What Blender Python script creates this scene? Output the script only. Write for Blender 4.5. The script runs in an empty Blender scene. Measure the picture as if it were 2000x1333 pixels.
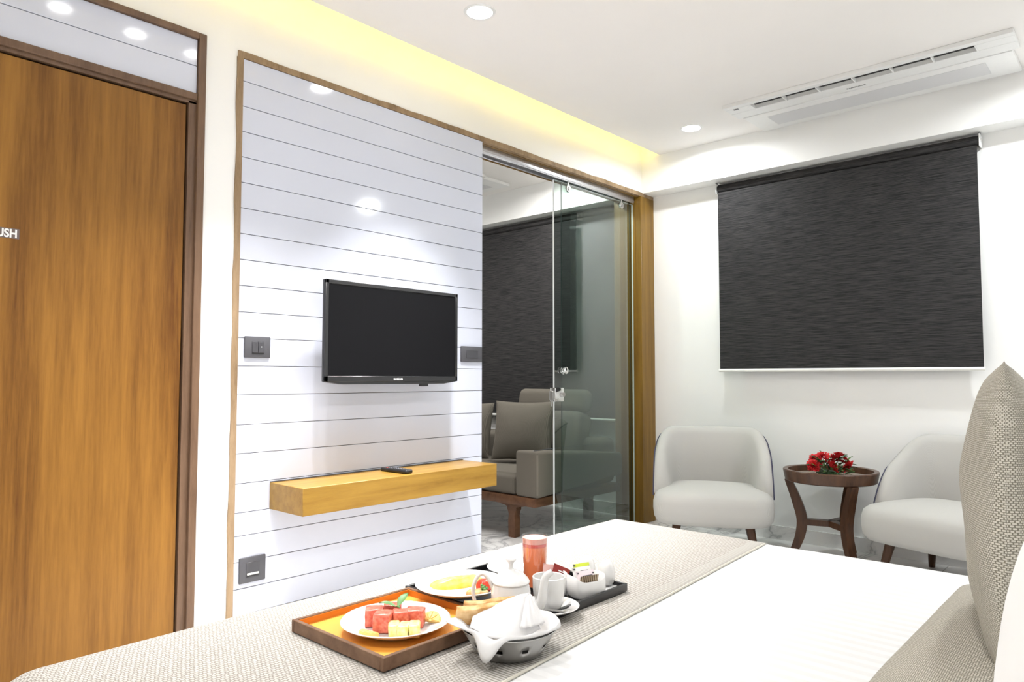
import bpy, bmesh, math, random
from mathutils import Vector, Matrix, noise
random.seed(7)
S = bpy.context.scene
COL = S.collection
PI = math.pi

# ------------------------------------------------------------------ camera
cam_d = bpy.data.cameras.new('camera'); cam = bpy.data.objects.new('camera', cam_d); COL.objects.link(cam)
RT = Vector((0.67181, -0.74072, 0.00067)).normalized()
FW = Vector((0.73977, 0.67097, 0.05067)).normalized()
UP = RT.cross(FW).normalized()
RT = FW.cross(UP).normalized()
m = Matrix((RT, UP, -FW)).transposed().to_4x4()
m.translation = Vector((0, 0, 1.031))
cam.matrix_world = m
cam_d.sensor_width = 36.0; cam_d.lens = 1399.9 * 36 / 2000
cam_d.clip_start = 0.02; cam_d.clip_end = 60
S.camera = cam

# ------------------------------------------------------------------ world, exposure
w = bpy.data.worlds.new('world'); S.world = w; w.use_nodes = True
w.node_tree.nodes['Background'].inputs[0].default_value = (0.9, 0.95, 1.0, 1)
w.node_tree.nodes['Background'].inputs[1].default_value = 0.02
S.view_settings.view_transform = 'Standard'
S.view_settings.look = 'None'
S.view_settings.gamma = 1
S.view_settings.use_curve_mapping = False
S.view_settings.exposure = 0.3
LAMP_W = 12.0
LAMPS = [  # x, y, relative power, colour, beam spread in degrees
    (2.15, 2.14, 1.55, (1, .99, .99), 74), (4.08, 2.165, .9, (.95, .985, 1), 165), (3.95, .13, 1.65, (.95, .985, 1), 165),
    (2.15, .13, .75, (1, .99, .985), 165), (.22, .13, .9, (1, .99, .985), 165),
    (.915, 2.06, .65, (1, .98, .97), 74), (1.224, 2.05, .65, (1, .98, .97), 74), (1.5, 2.04, .65, (1, .98, .97), 74), (1.8, 2.04, .08, (1, .75, .45), 74),
    (2.7, 3.75, .8, (1, .98, .96), 170), (3.95, 3.30, 1.7, (1, .98, .96), 170), (-.6, 1.1, 1.4, (1, .99, .985), 165), (3.2, 5.0, 1.6, (1, .98, .96), 170)]  # this row is added, unseen: three brighten the sofa room, one raises bounce

# ------------------------------------------------------------------ materials
def mat(name):
    M = bpy.data.materials.new(name); M.use_nodes = True
    nt = M.node_tree; return M, nt, nt.nodes['Principled BSDF']

def N(nt, typ, **kw):
    n = nt.nodes.new(typ)
    for k, v in kw.items():
        if k.startswith('i_'):
            n.inputs[k[2:].replace('_', ' ')].default_value = v
        else: setattr(n, k, v)
    return n

def plain(name, col, rough=.5, metal=0, spec=.5, coat=0, trans=0, sheen=0, emis=None, estr=0, bump=0, bscale=60, sub=0):
    M, nt, p = mat(name)
    p.inputs['Base Color'].default_value = (*col, 1); p.inputs['Roughness'].default_value = rough
    p.inputs['Metallic'].default_value = metal; p.inputs['Specular IOR Level'].default_value = spec
    p.inputs['Coat Weight'].default_value = coat; p.inputs['Coat Roughness'].default_value = .03
    p.inputs['Transmission Weight'].default_value = trans
    p.inputs['Sheen Weight'].default_value = sheen
    if sub:
        p.inputs['Subsurface Weight'].default_value = sub; p.inputs['Subsurface Scale'].default_value = .01
    if emis:
        p.inputs['Emission Color'].default_value = (*emis, 1); p.inputs['Emission Strength'].default_value = estr
    # a little tone variation so that no surface is dead flat
    tc = N(nt, 'ShaderNodeTexCoord'); nz = N(nt, 'ShaderNodeTexNoise', i_Scale=bscale, i_Detail=4.0)
    nt.links.new(tc.outputs['Object'], nz.inputs['Vector'])
    mx = N(nt, 'ShaderNodeMixRGB', blend_type='MULTIPLY'); mx.inputs[0].default_value = .06
    mx.inputs[1].default_value = (*col, 1)
    nt.links.new(nz.outputs['Fac'], mx.inputs[2]); nt.links.new(mx.outputs[0], p.inputs['Base Color'])
    if bump:
        b = N(nt, 'ShaderNodeBump', i_Strength=bump, i_Distance=.002)
        nt.links.new(nz.outputs['Fac'], b.inputs['Height']); nt.links.new(b.outputs[0], p.inputs['Normal'])
    return M

def ramp(nt, stops):
    r = N(nt, 'ShaderNodeValToRGB'); el = r.color_ramp.elements
    while len(el) < len(stops): el.new(.5)
    for e, (pos, c) in zip(el, stops): e.position = pos; e.color = (*c, 1)
    return r

def wood(name, dark, light, scale=(9, 9, .7), rough=.4, coat=.15, broad=1.0):
    M, nt, p = mat(name)
    tc = N(nt, 'ShaderNodeTexCoord'); mp = N(nt, 'ShaderNodeMapping'); mp.inputs['Scale'].default_value = scale
    nt.links.new(tc.outputs['Object'], mp.inputs['Vector'])
    n1 = N(nt, 'ShaderNodeTexNoise', i_Scale=1.0 * broad, i_Detail=6.0, i_Roughness=.6, i_Distortion=.3)
    n2 = N(nt, 'ShaderNodeTexNoise', i_Scale=14.0, i_Detail=5.0, i_Roughness=.7)
    for n in (n1, n2): nt.links.new(mp.outputs[0], n.inputs['Vector'])
    a = N(nt, 'ShaderNodeMath', operation='MULTIPLY_ADD'); a.inputs[1].default_value = .28; 
    nt.links.new(n2.outputs['Fac'], a.inputs[0]); nt.links.new(n1.outputs['Fac'], a.inputs[2])
    r = ramp(nt, [(.44, dark), (.62, tuple((x + y) / 2 for x, y in zip(dark, light))), (.86, light)])
    nt.links.new(a.outputs[0], r.inputs[0]); nt.links.new(r.outputs[0], p.inputs['Base Color'])
    p.inputs['Roughness'].default_value = rough; p.inputs['Specular IOR Level'].default_value = .25; p.inputs['Coat Weight'].default_value = coat; p.inputs['Coat Roughness'].default_value = .25
    b = N(nt, 'ShaderNodeBump', i_Strength=.08, i_Distance=.001); nt.links.new(n2.outputs['Fac'], b.inputs['Height']); nt.links.new(b.outputs[0], p.inputs['Normal'])
    return M

def weave(name, c1, c2, px=.005, py=.005, rough=.85, uv=False, bump=.5, brick=False, border=None):
    """basket weave: two crossed waves, or rows of short dashes (brick)"""
    M, nt, p = mat(name)
    tc = N(nt, 'ShaderNodeTexCoord'); mp = N(nt, 'ShaderNodeMapping')
    nt.links.new(tc.outputs['UV' if uv else 'Object'], mp.inputs['Vector'])
    if brick:
        mp.inputs['Scale'].default_value = (1 / px, 1 / py, 1)
        nz = N(nt, 'ShaderNodeTexNoise', i_Scale=90.0, i_Detail=2.0)
        nt.links.new(tc.outputs['UV' if uv else 'Object'], nz.inputs['Vector'])
        ad = N(nt, 'ShaderNodeVectorMath', operation='MULTIPLY_ADD'); ad.inputs[1].default_value = (.9, .5, 0)
        nt.links.new(nz.outputs['Color'], ad.inputs[0]); nt.links.new(mp.outputs[0], ad.inputs[2])
        br = N(nt, 'ShaderNodeTexBrick'); br.offset = .5
        br.inputs['Scale'].default_value = 1; br.inputs['Mortar Size'].default_value = .16; br.inputs['Mortar Smooth'].default_value = .5
        br.inputs['Brick Width'].default_value = 1; br.inputs['Row Height'].default_value = 1
        br.inputs['Color1'].default_value = (*c1, 1); br.inputs['Color2'].default_value = (*[x * .86 for x in c1], 1); br.inputs['Mortar'].default_value = (*c2, 1)
        nt.links.new(ad.outputs[0], br.inputs['Vector'])
        col = br.outputs['Color']; h = br.outputs['Fac']; inv = -1
    else:
        sp = N(nt, 'ShaderNodeSeparateXYZ'); nt.links.new(mp.outputs[0], sp.inputs[0])
        def sn(out, pitch):
            a = N(nt, 'ShaderNodeMath', operation='MULTIPLY'); a.inputs[1].default_value = 2 * PI / pitch; nt.links.new(out, a.inputs[0])
            s = N(nt, 'ShaderNodeMath', operation='SINE'); nt.links.new(a.outputs[0], s.inputs[0]); return s.outputs[0]
        mu = N(nt, 'ShaderNodeMath', operation='MULTIPLY'); nt.links.new(sn(sp.outputs[0], px), mu.inputs[0]); nt.links.new(sn(sp.outputs[1], py), mu.inputs[1])
        ma = N(nt, 'ShaderNodeMath', operation='MULTIPLY_ADD'); ma.inputs[1].default_value = .5; ma.inputs[2].default_value = .5; nt.links.new(mu.outputs[0], ma.inputs[0])
        r = ramp(nt, [(.1, c2), (.75, c1)]); nt.links.new(ma.outputs[0], r.inputs[0])
        col = r.outputs[0]; h = ma.outputs[0]; inv = 1
    nt.links.new(col, p.inputs['Base Color']); p.inputs['Roughness'].default_value = rough
    p.inputs['Specular IOR Level'].default_value = .2
    b = N(nt, 'ShaderNodeBump', i_Strength=bump, i_Distance=.0015 * inv)
    if inv < 0: b.invert = True; b.inputs['Distance'].default_value = .0015
    nt.links.new(h, b.inputs['Height']); nt.links.new(b.outputs[0], p.inputs['Normal'])
    return M

def streaks(name, dark, light, scale=(1, 4, 160), rough=.8, pos=(.45, .75), bump=.3):
    M, nt, p = mat(name)
    tc = N(nt, 'ShaderNodeTexCoord'); mp = N(nt, 'ShaderNodeMapping'); mp.inputs['Scale'].default_value = scale
    nt.links.new(tc.outputs['Object'], mp.inputs['Vector'])
    nz = N(nt, 'ShaderNodeTexNoise', i_Scale=2.0, i_Detail=7.0, i_Roughness=.75); nt.links.new(mp.outputs[0], nz.inputs['Vector'])
    r = ramp(nt, [(pos[0], dark), (pos[1], light)]); nt.links.new(nz.outputs['Fac'], r.inputs[0]); nt.links.new(r.outputs[0], p.inputs['Base Color'])
    p.inputs['Roughness'].default_value = rough; p.inputs['Specular IOR Level'].default_value = .25
    b = N(nt, 'ShaderNodeBump', i_Strength=bump, i_Distance=.001); nt.links.new(nz.outputs['Fac'], b.inputs['Height']); nt.links.new(b.outputs[0], p.inputs['Normal'])
    return M

def marble(name):
    M, nt, p = mat(name)
    tc = N(nt, 'ShaderNodeTexCoord')
    nz = N(nt, 'ShaderNodeTexNoise', i_Scale=1.6, i_Detail=8.0, i_Roughness=.6, i_Distortion=1.2); nt.links.new(tc.outputs['Object'], nz.inputs['Vector'])
    s = N(nt, 'ShaderNodeMath', operation='SUBTRACT'); s.inputs[1].default_value = .5; nt.links.new(nz.outputs['Fac'], s.inputs[0])
    a = N(nt, 'ShaderNodeMath', operation='ABSOLUTE'); nt.links.new(s.outputs[0], a.inputs[0])
    r = ramp(nt, [(0, (.38, .38, .38)), (.018, (.66, .65, .64)), (.07, (.8, .79, .775))]); nt.links.new(a.outputs[0], r.inputs[0])
    nt.links.new(r.outputs[0], p.inputs['Base Color']); p.inputs['Roughness'].default_value = .12; p.inputs['Coat Weight'].default_value = .2
    return M

def glassmat(name, tint, edge=False):
    """architectural glass: a Fresnel mix of clear transmission and mirror reflection"""
    M = bpy.data.materials.new(name); M.use_nodes = True; nt = M.node_tree
    nt.nodes.remove(nt.nodes['Principled BSDF']); out = nt.nodes['Material Output']
    tr = N(nt, 'ShaderNodeBsdfTransparent'); tr.inputs[0].default_value = (*tint, 1)
    gl = N(nt, 'ShaderNodeBsdfGlossy'); gl.inputs['Roughness'].default_value = .0 if not edge else .15
    fr = N(nt, 'ShaderNodeFresnel'); fr.inputs[0].default_value = 1.52
    # thin pane: only the outer side of each face reflects
    geo = N(nt, 'ShaderNodeNewGeometry'); iv = N(nt, 'ShaderNodeMath', operation='SUBTRACT'); iv.inputs[0].default_value = 1
    nt.links.new(geo.outputs['Backfacing'], iv.inputs[1])
    mu = N(nt, 'ShaderNodeMath', operation='MULTIPLY'); nt.links.new(fr.outputs[0], mu.inputs[0]); nt.links.new(iv.outputs[0], mu.inputs[1])
    m2 = N(nt, 'ShaderNodeMath', operation='MULTIPLY'); m2.inputs[1].default_value = 2.3; m2.use_clamp = True; nt.links.new(mu.outputs[0], m2.inputs[0])
    mx = N(nt, 'ShaderNodeMixShader'); nt.links.new(m2.outputs[0], mx.inputs[0]); nt.links.new(tr.outputs[0], mx.inputs[1]); nt.links.new(gl.outputs[0], mx.inputs[2])
    nt.links.new(mx.outputs[0], out.inputs[0])
    return M

def emit(name, col, strength):
    M = bpy.data.materials.new(name); M.use_nodes = True; nt = M.node_tree
    nt.nodes.remove(nt.nodes['Principled BSDF'])
    e = N(nt, 'ShaderNodeEmission'); e.inputs[0].default_value = (*col, 1); e.inputs[1].default_value = strength
    nt.links.new(e.outputs[0], nt.nodes['Material Output'].inputs[0]); return M

M_wall = plain('wall paint', (.87, .87, .855), .6, spec=.3, bscale=3)
M_ceil = plain('ceiling paint', (.86, .835, .81), .7, spec=.2, bscale=2)
M_marble = marble('marble')
M_panel = plain('glossy white laminate', (.61, .64, .735), .09, spec=.45, bscale=2)
M_groove = plain('groove shadow backing', (.12, .11, .11), .8)  # backing coloured dark to give the board grooves their shade
M_door = wood('teak veneer', (.09, .031, .0035), (.335, .158, .027), (8, 8, .42), .45, .04)
M_frame = wood('brown polished frame', (.09, .05, .029), (.185, .112, .068), (20, 20, 2), .4)
M_trim = wood('bare wood trim', (.17, .11, .058), (.36, .255, .155), (18, 18, 3), .6, 0)
M_shelf = wood('oak veneer', (.205, .105, .013), (.33, .19, .032), (2.2, 30, 30), .38, .2)
M_jamb = wood('oak veneer upright', (.135, .068, .007), (.23, .125, .018), (26, 26, 1.6), .4, .2)
M_walnut = wood('dark walnut', (.035, .014, .007), (.10, .044, .02), (30, 30, 4), .35, .3)
M_sofawood = wood('sofa walnut', (.07, .03, .014), (.15, .07, .035), (6, 20, 20), .4, .2)
M_black = plain('black plastic', (.012, .012, .013), .3, spec=.5)
M_screen = plain('dark screen', (.007, .007, .008), .35, spec=.07)
M_dgrey = plain('charcoal plastic', (.075, .075, .085), .45)
M_dgrey2 = plain('charcoal rocker', (.055, .055, .063), .4)
M_white = plain('white plastic', (.8, .8, .79), .4)
M_whitemetal = plain('white coated metal', (.82, .82, .78), .35)
M_alu = plain('brushed aluminium', (.62, .62, .64), .32, metal=.85)
M_chrome = plain('chrome', (.85, .85, .85), .08, metal=1)
M_steel = plain('satin steel', (.40, .395, .385), .36, metal=.9)
M_glass = glassmat('clear glass', (.80, .86, .835))
M_glassedge = plain('polished glass edge', (.74, .78, .79), .2, spec=.8)
M_blind = streaks('charcoal woven blind', (.010, .010, .011), (.085, .08, .078), (1, 3.2, 110), .85, (.4, .82))
M_china = plain('white china', (.74, .735, .725), .12, spec=.5, coat=.3)
M_sheet_base = None
M_orange = plain('orange tray lining', (.80, .36, .055), .45)
M_traywood = wood('tray wood', (.11, .055, .03), (.21, .12, .07), (25, 25, 25), .45, .1)
M_chair = weave('chair linen', (.475, .465, .44), (.41, .40, .38), .0016, .0016, .9, bump=.12)
M_piping = plain('navy piping', (.045, .045, .085), .7)
M_sofa = weave('sofa tweed', (.17, .153, .127), (.08, .07, .058), .004, .004, .95, bump=.35)
M_cushion = weave('woven cushion', (.62, .585, .51), (.23, .215, .17), .0052, .0026, .95, uv=True, bump=.8, brick=True)
M_pillow = plain('white cotton', (.84, .835, .825), .8, sheen=.2, bscale=15)
M_napkin = plain('white napkin cotton', (.72, .715, .715), .8, bscale=200)
M_lampglow = emit('lamp diffuser', (1, .98, .95), 30)
M_led = emit('yellow cove strip', (1, .78, .18), 22)

def sheet_mat():
    M, nt, p = mat('white satin stripe')
    tc = N(nt, 'ShaderNodeTexCoord'); sp = N(nt, 'ShaderNodeSeparateXYZ'); nt.links.new(tc.outputs['Object'], sp.inputs[0])
    a = N(nt, 'ShaderNodeMath', operation='MULTIPLY'); a.inputs[1].default_value = 2 * PI / .036; nt.links.new(sp.outputs[0], a.inputs[0])
    s = N(nt, 'ShaderNodeMath', operation='SINE'); nt.links.new(a.outputs[0], s.inputs[0])
    r = ramp(nt, [(.42, (.70, .70, .695)), (.58, (.77, .77, .765))])
    b = N(nt, 'ShaderNodeMath', operation='MULTIPLY_ADD'); b.inputs[1].default_value = .5; b.inputs[2].default_value = .5; nt.links.new(s.outputs[0], b.inputs[0])
    nt.links.new(b.outputs[0], r.inputs[0]); nt.links.new(r.outputs[0], p.inputs['Base Color'])
    rr = N(nt, 'ShaderNodeMapRange'); rr.inputs[3].default_value = .75; rr.inputs[4].default_value = .45; nt.links.new(b.outputs[0], rr.inputs[0]); nt.links.new(rr.outputs[0], p.inputs['Roughness'])
    return M
M_sheet = sheet_mat()
M_runner = weave('beige woven runner', (.475, .455, .42), (.24, .22, .195), .0075, .0085, .9, bump=.5, brick=True)
M_runnerhem = weave('ribbed runner hem', (.47, .455, .425), (.23, .215, .19), .0075, .5, .9, bump=.6)

# ------------------------------------------------------------------ mesh helpers
def link(name, me, M=None, parent=None, smooth=None):
    if M is not None:
        for x in (M if isinstance(M, (list, tuple)) else [M]): me.materials.append(x)
    if smooth is not None:
        for p in me.polygons: p.use_smooth = True
        me.set_sharp_from_angle(angle=math.radians(smooth))
    o = bpy.data.objects.new(name, me); COL.objects.link(o)
    if parent: o.parent = parent
    return o

def obj(name, bm, M, parent=None, smooth=40):
    me = bpy.data.meshes.new(name); bmesh.ops.recalc_face_normals(bm, faces=bm.faces[:]); bm.to_mesh(me); bm.free()
    return link(name, me, M, parent, smooth)

def tag(o, label, cat=None, group=None, kind=None):
    o['label'] = label
    if cat: o['category'] = cat
    if group: o['group'] = group
    if kind: o['kind'] = kind
    return o

def thing(name, label, cat, loc=(0, 0, 0), rz=0, group=None, kind=None):
    o = bpy.data.objects.new(name, None); COL.objects.link(o); o.empty_display_size = .05
    o.location = loc; o.rotation_euler = (0, 0, rz)
    return tag(o, label, cat, group, kind)

def struct(name, bm, M, label=None, parent=None, smooth=40):
    o = obj(name, bm, M, parent, smooth)
    if not parent: o['kind'] = 'structure'
    if label: o['label'] = label
    return o

def copy_tree(o, parent=None, label=None):
    c = o.copy(); COL.objects.link(c)
    if parent: c.parent = parent
    if label: c['label'] = label
    for ch in list(o.children): copy_tree(ch, c)
    return c

def B(): return bmesh.new()

def box(bm, x0, x1, y0, y1, z0, z1, bev=0, seg=2):
    r = bmesh.ops.create_cube(bm, size=1)
    for v in r['verts']:
        v.co = Vector(((x0 + x1) / 2 + v.co.x * (x1 - x0), (y0 + y1) / 2 + v.co.y * (y1 - y0), (z0 + z1) / 2 + v.co.z * (z1 - z0)))
    if bev:
        es = set(e for v in r['verts'] for e in v.link_edges)
        bmesh.ops.bevel(bm, geom=list(es), offset=bev, segments=seg, profile=.5, affect='EDGES')
    return bm

def lathe(bm, prof, n=32, cx=0, cy=0, cz=0, closed=False):
    rings = []
    for r, z in prof:
        if r < 1e-6: rings.append([bm.verts.new((cx, cy, cz + z))])
        else: rings.append([bm.verts.new((cx + r * math.cos(2 * PI * k / n), cy + r * math.sin(2 * PI * k / n), cz + z)) for k in range(n)])
    seq = list(zip(rings, rings[1:])) + ([(rings[-1], rings[0])] if closed else [])
    for a, b in seq:
        for k in range(n):
            k2 = (k + 1) % n
            vs = [a[k % len(a)], a[k2 % len(a)], b[k2 % len(b)], b[k % len(b)]]
            u = []
            for v in vs:
                if v not in u: u.append(v)
            if len(u) > 2:
                try: bm.faces.new(u)
                except ValueError: pass
    return bm

def tube(bm, pts, rad, n=10, caps=True, flat=1.0, up=None):
    pts = [Vector(p) for p in pts]; rad = rad if isinstance(rad, (list, tuple)) else [rad] * len(pts)
    rings = []; prev = None
    for i, p in enumerate(pts):
        t = (pts[min(i + 1, len(pts) - 1)] - pts[max(i - 1, 0)]).normalized()
        if prev is None:
            ref = Vector(up) if up else (Vector((0, 0, 1)) if abs(t.z) < .9 else Vector((1, 0, 0)))
            a = t.cross(ref).normalized()
        else: a = (prev - t * prev.dot(t)).normalized()
        b = t.cross(a).normalized(); prev = a
        rings.append([bm.verts.new(p + (a * math.cos(2 * PI * k / n) + b * flat * math.sin(2 * PI * k / n)) * rad[i]) for k in range(n)])
    for r1, r2 in zip(rings, rings[1:]):
        for k in range(n): bm.faces.new((r1[k], r1[(k + 1) % n], r2[(k + 1) % n], r2[k]))
    if caps:
        bm.faces.new(rings[0][::-1]); bm.faces.new(rings[-1])
    return bm

def sweep_rect(bm, pts, wdt, hgt, side):
    """rectangular section along pts; side = horizontal side vector"""
    pts = [Vector(p) for p in pts]; side = Vector(side).normalized(); rings = []
    for i, p in enumerate(pts):
        t = (pts[min(i + 1, len(pts) - 1)] - pts[max(i - 1, 0)]).normalized(); nrm = side.cross(t).normalized()
        ww = wdt[i] if isinstance(wdt, (list, tuple)) else wdt; hh = hgt[i] if isinstance(hgt, (list, tuple)) else hgt
        rings.append([bm.verts.new(p + side * a * ww / 2 + nrm * b * hh / 2) for a, b in ((-1, -1), (1, -1), (1, 1), (-1, 1))])
    for r1, r2 in zip(rings, rings[1:]):
        for k in range(4): bm.faces.new((r1[k], r1[(k + 1) % 4], r2[(k + 1) % 4], r2[k]))
    bm.faces.new(rings[0][::-1]); bm.faces.new(rings[-1]); return bm

def spline(pts, n):
    """Catmull-Rom through pts"""
    P = [Vector(p) for p in pts]; P = [P[0] * 2 - P[1]] + P + [P[-1] * 2 - P[-2]]; out = []
    segs = len(P) - 3
    for i in range(n + 1):
        u = i / n * segs; k = min(int(u), segs - 1); t = u - k
        a, b, c, d = P[k:k + 4]
        out.append(.5 * ((2 * b) + (c - a) * t + (2 * a - 5 * b + 4 * c - d) * t * t + (3 * b - a - 3 * c + d) * t ** 3))
    return out

def pillow_mesh(name, wd, ht, th, pinch=.07, n=28, wr=0, seed=0, ear=.0, pw=.5):
    """plump cushion in local XZ plane, thickness along Y; UV in metres"""
    bm = B(); uvl = bm.loops.layers.uv.new('UVMap'); g = {}
    for side in (1, -1):
        for i in range(n + 1):
            for j in range(n + 1):
                u = -1 + 2 * i / n; v = -1 + 2 * j / n
                u = math.sin(u * PI / 2) * .5 + u * .5; v = math.sin(v * PI / 2) * .5 + v * .5
                x = wd / 2 * u * (1 - pinch * (1 - v * v) * abs(u)); z = ht / 2 * v * (1 - pinch * (1 - u * u) * abs(v))
                t = th / 2 * (max(0, (1 - u * u) * (1 - v * v))) ** pw
                e = i in (0, n) or j in (0, n)
                if wr and not e:
                    t += wr * noise.noise(Vector((u * 2.3 + seed, v * 2.3, seed))) * min(1, t / (th * .2))
                if e and side < 0: g[(side, i, j)] = g[(1, i, j)]
                else: g[(side, i, j)] = bm.verts.new((x, side * t, z))
        for i in range(n):
            for j in range(n):
                q = [(i, j), (i + 1, j), (i + 1, j + 1), (i, j + 1)]
                f = bm.faces.new([g[(side, a, b)] for a, b in (q if side < 0 else q[::-1])])
                for l, (a, b) in zip(f.loops, (q if side < 0 else q[::-1])): l[uvl].uv = (a / n * wd + (0 if side > 0 else 3.3), b / n * ht)
    me = bpy.data.meshes.new(name); bm.to_mesh(me); bm.free()
    return me

def text_mesh(name, s, width, height, M, parent=None, depth=.0006, bold=.02):
    """lettering in local XZ plane facing -Y, centred, fitted to width x height"""
    cu = bpy.data.curves.new(name, 'FONT'); cu.body = s; cu.size = 1; cu.extrude = .02; cu.offset = bold
    o = bpy.data.objects.new(name, cu); COL.objects.link(o)
    dg = bpy.context.evaluated_depsgraph_get(); dg.update()
    me = bpy.data.meshes.new_from_object(o.evaluated_get(dg)); bpy.data.objects.remove(o); bpy.data.curves.remove(cu)
    xs = [v.co.x for v in me.vertices]; ys = [v.co.y for v in me.vertices]
    sx = width / (max(xs) - min(xs)); sy = height / (max(ys) - min(ys)); mx = (max(xs) + min(xs)) / 2; my = (max(ys) + min(ys)) / 2
    for v in me.vertices: v.co = Vector(((v.co.x - mx) * sx, -v.co.z / .02 * depth, (v.co.y - my) * sy))
    me.materials.clear()
    return link(name, me, M, parent)

# ------------------------------------------------------------------ the room
YW, XW, ZC = 2.75, 4.578, 2.614         # television wall, window wall, ceiling
XL, YB, Y2 = -1.3, -.66, 5.6            # left wall, head wall, far wall of the next room
bm = B(); box(bm, XL - .1, XW + .2, YB - .1, Y2 + .1, -.1, -.003)
floor = struct('floor', bm, plain('tile joint grout', (.3, .29, .28), .8), 'white grey-veined marble tiled floor')
bm = B(); box(bm, 0, .7965, 0, .7965, -.004, 0); tile_me = None
first = None
for i in range(8):
    for j in range(8):
        x0, y0 = -1.3 + .8 * i + .02, -.66 + .8 * j - .035
        x1 = min(x0 + .7965, XW); y1 = min(y0 + .7965, Y2)
        if x1 - x0 < .05 or y1 - y0 < .05: continue
        b2 = B(); box(b2, x0, x1, y0, y1, -.004, 0)
        o = obj('tile', b2, M_marble, floor)
bm.free()
bm = B()
box(bm, XL, .24, YW, YW + .225, 0, 2.9); box(bm, 1.235, 1.367, YW, YW + .225, 0, 2.375); box(bm, .24, 1.367, YW, YW + .225, 2.375, 2.9); box(bm, 1.367, XW, YW, YW + .016, 2.361, 2.9); box(bm, 1.367, XW, YW + .016, YW + .225, 2.375, 2.9)
struct('wall_front', bm, M_wall, 'white wall round the wooden door and the board panel')
bm = B(); box(bm, XW, XW + .2, YB, Y2, 0, 2.9); struct('wall_right', bm, M_wall, 'white window wall behind the armchairs')
bm = B(); box(bm, XL, XW, YB - .1, YB, 0, 2.9); struct('wall_back', bm, M_wall, 'white wall at the head of the bed')
bm = B(); box(bm, XL - .1, XL, YB, Y2, 0, 2.9); struct('wall_left', bm, M_wall, 'white side wall out of the picture')
bm = B(); box(bm, XL, XW, Y2, Y2 + .1, 0, 2.9); struct('wall_far', bm, M_wall, 'white end wall of the sofa room')
bm = B(); box(bm, XL, 4.427, YB, 2.60, ZC, ZC + .03); box(bm, XL, 4.427, YW + .225, Y2, ZC, ZC + .03); box(bm, XL, XW, YB, Y2, 2.86, 2.95)
struct('ceiling', bm, M_ceil, 'off-white false ceiling with a lit cove beside the wall')
bm = B(); box(bm, 4.427, XW, YB, YW, 2.36, 2.86); box(bm, 4.427, XW, YW, YW + .225, 2.375, 2.86); box(bm, 4.427, XW, YW + .225, Y2, 2.36, 2.86)
struct('ceiling_beam', bm, M_wall, 'white boxed beam above the roller blinds')
bm = B(); box(bm, XW - .012, XW, YB, YW, 0, .085); box(bm, XW - .012, XW, YW + .225, Y2, 0, .085)
struct('baseboard_right', bm, M_marble, 'grey-veined marble skirting under the window wall')
# cove strip
bm = B(); box(bm, XL + .1, 4.40, 2.572, 2.59, ZC + .03, ZC + .042)
tag(obj('cove_light_strip', bm, M_led), 'yellow glowing light strip hidden in the ceiling cove', 'light strip')
# frames and linings
def wobble_box(bm, x0, x1, y0, y1, z0, z1, axis, amp=.0025, n=60, outer=+1):
    """strip whose outer edge is a little uneven (plaster line)"""
    L = (x0, x1) if axis == 0 else (z0, z1); rows = []
    for k in range(n + 1):
        s = L[0] + (L[1] - L[0]) * k / n; d = amp * noise.noise(Vector((s * 9, x0 * 7, z0 * 3))) * 2
        if axis == 0: q = [(s, y0, z0), (s, y0, z1 + d), (s, y1, z1 + d), (s, y1, z0)]
        else: q = [(x0 + d, y0, s), (x1, y0, s), (x1, y1, s), (x0 + d, y1, s)]
        rows.append([bm.verts.new(p) for p in q])
    for a, b in zip(rows, rows[1:]):
        for k in range(4): bm.faces.new((a[k], a[(k + 1) % 4], b[(k + 1) % 4], b[k]))
    bm.faces.new(rows[0]); bm.faces.new(rows[-1][::-1])
bm = B(); wobble_box(bm, 1.367, XW, YW - .006, YW + .02, 2.337, 2.364, 0); wobble_box(bm, 1.364, 1.390, YW - .006, YW + .02, 0, 2.337, 2)
struct('trim_1', bm, M_trim, 'rough pale wood trim framing the board panel and glass opening')
bm = B(); box(bm, 2.786, XW, YW + .02, YW + .225, 2.335, 2.375); box(bm, 1.367, 2.786, YW + .02, YW + .225, 2.345, 2.375)
struct('trim_2', bm, M_jamb, 'brown wooden lining above the sliding glass doors')
bm = B(); box(bm, 4.404, XW, YW - .008, YW + .225, 0, 2.337, .002, 1)
struct('trim_3', bm, M_jamb, 'oak jamb between the glass doors and window wall')

# board panel behind the television
GZ = [2.337, 2.244, 2.139, 2.034, 1.929, 1.824, 1.719, 1.614, 1.508, 1.402, 1.295, 1.19, 1.076, .959, .84, .724, .605, .489, .397, .294, .188, .084, 0.0]
pan = thing('wall_panel', 'tall glossy white panel of horizontal boards behind the television', 'wall panel', (0, 0, 0))
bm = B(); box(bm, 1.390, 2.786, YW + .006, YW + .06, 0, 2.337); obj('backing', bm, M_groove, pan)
for a, b in zip(GZ, GZ[1:]):
    bm = B(); box(bm, 1.390, 2.786, YW - .002, YW + .008, b + .0013, a - .0013, .0006, 1); obj('board', bm, M_panel, pan)
bm = B(); box(bm, 1.390, 2.786, YW + .06, YW + .225, 0, 2.337); obj('partition_core', bm, M_wall, pan)

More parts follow.
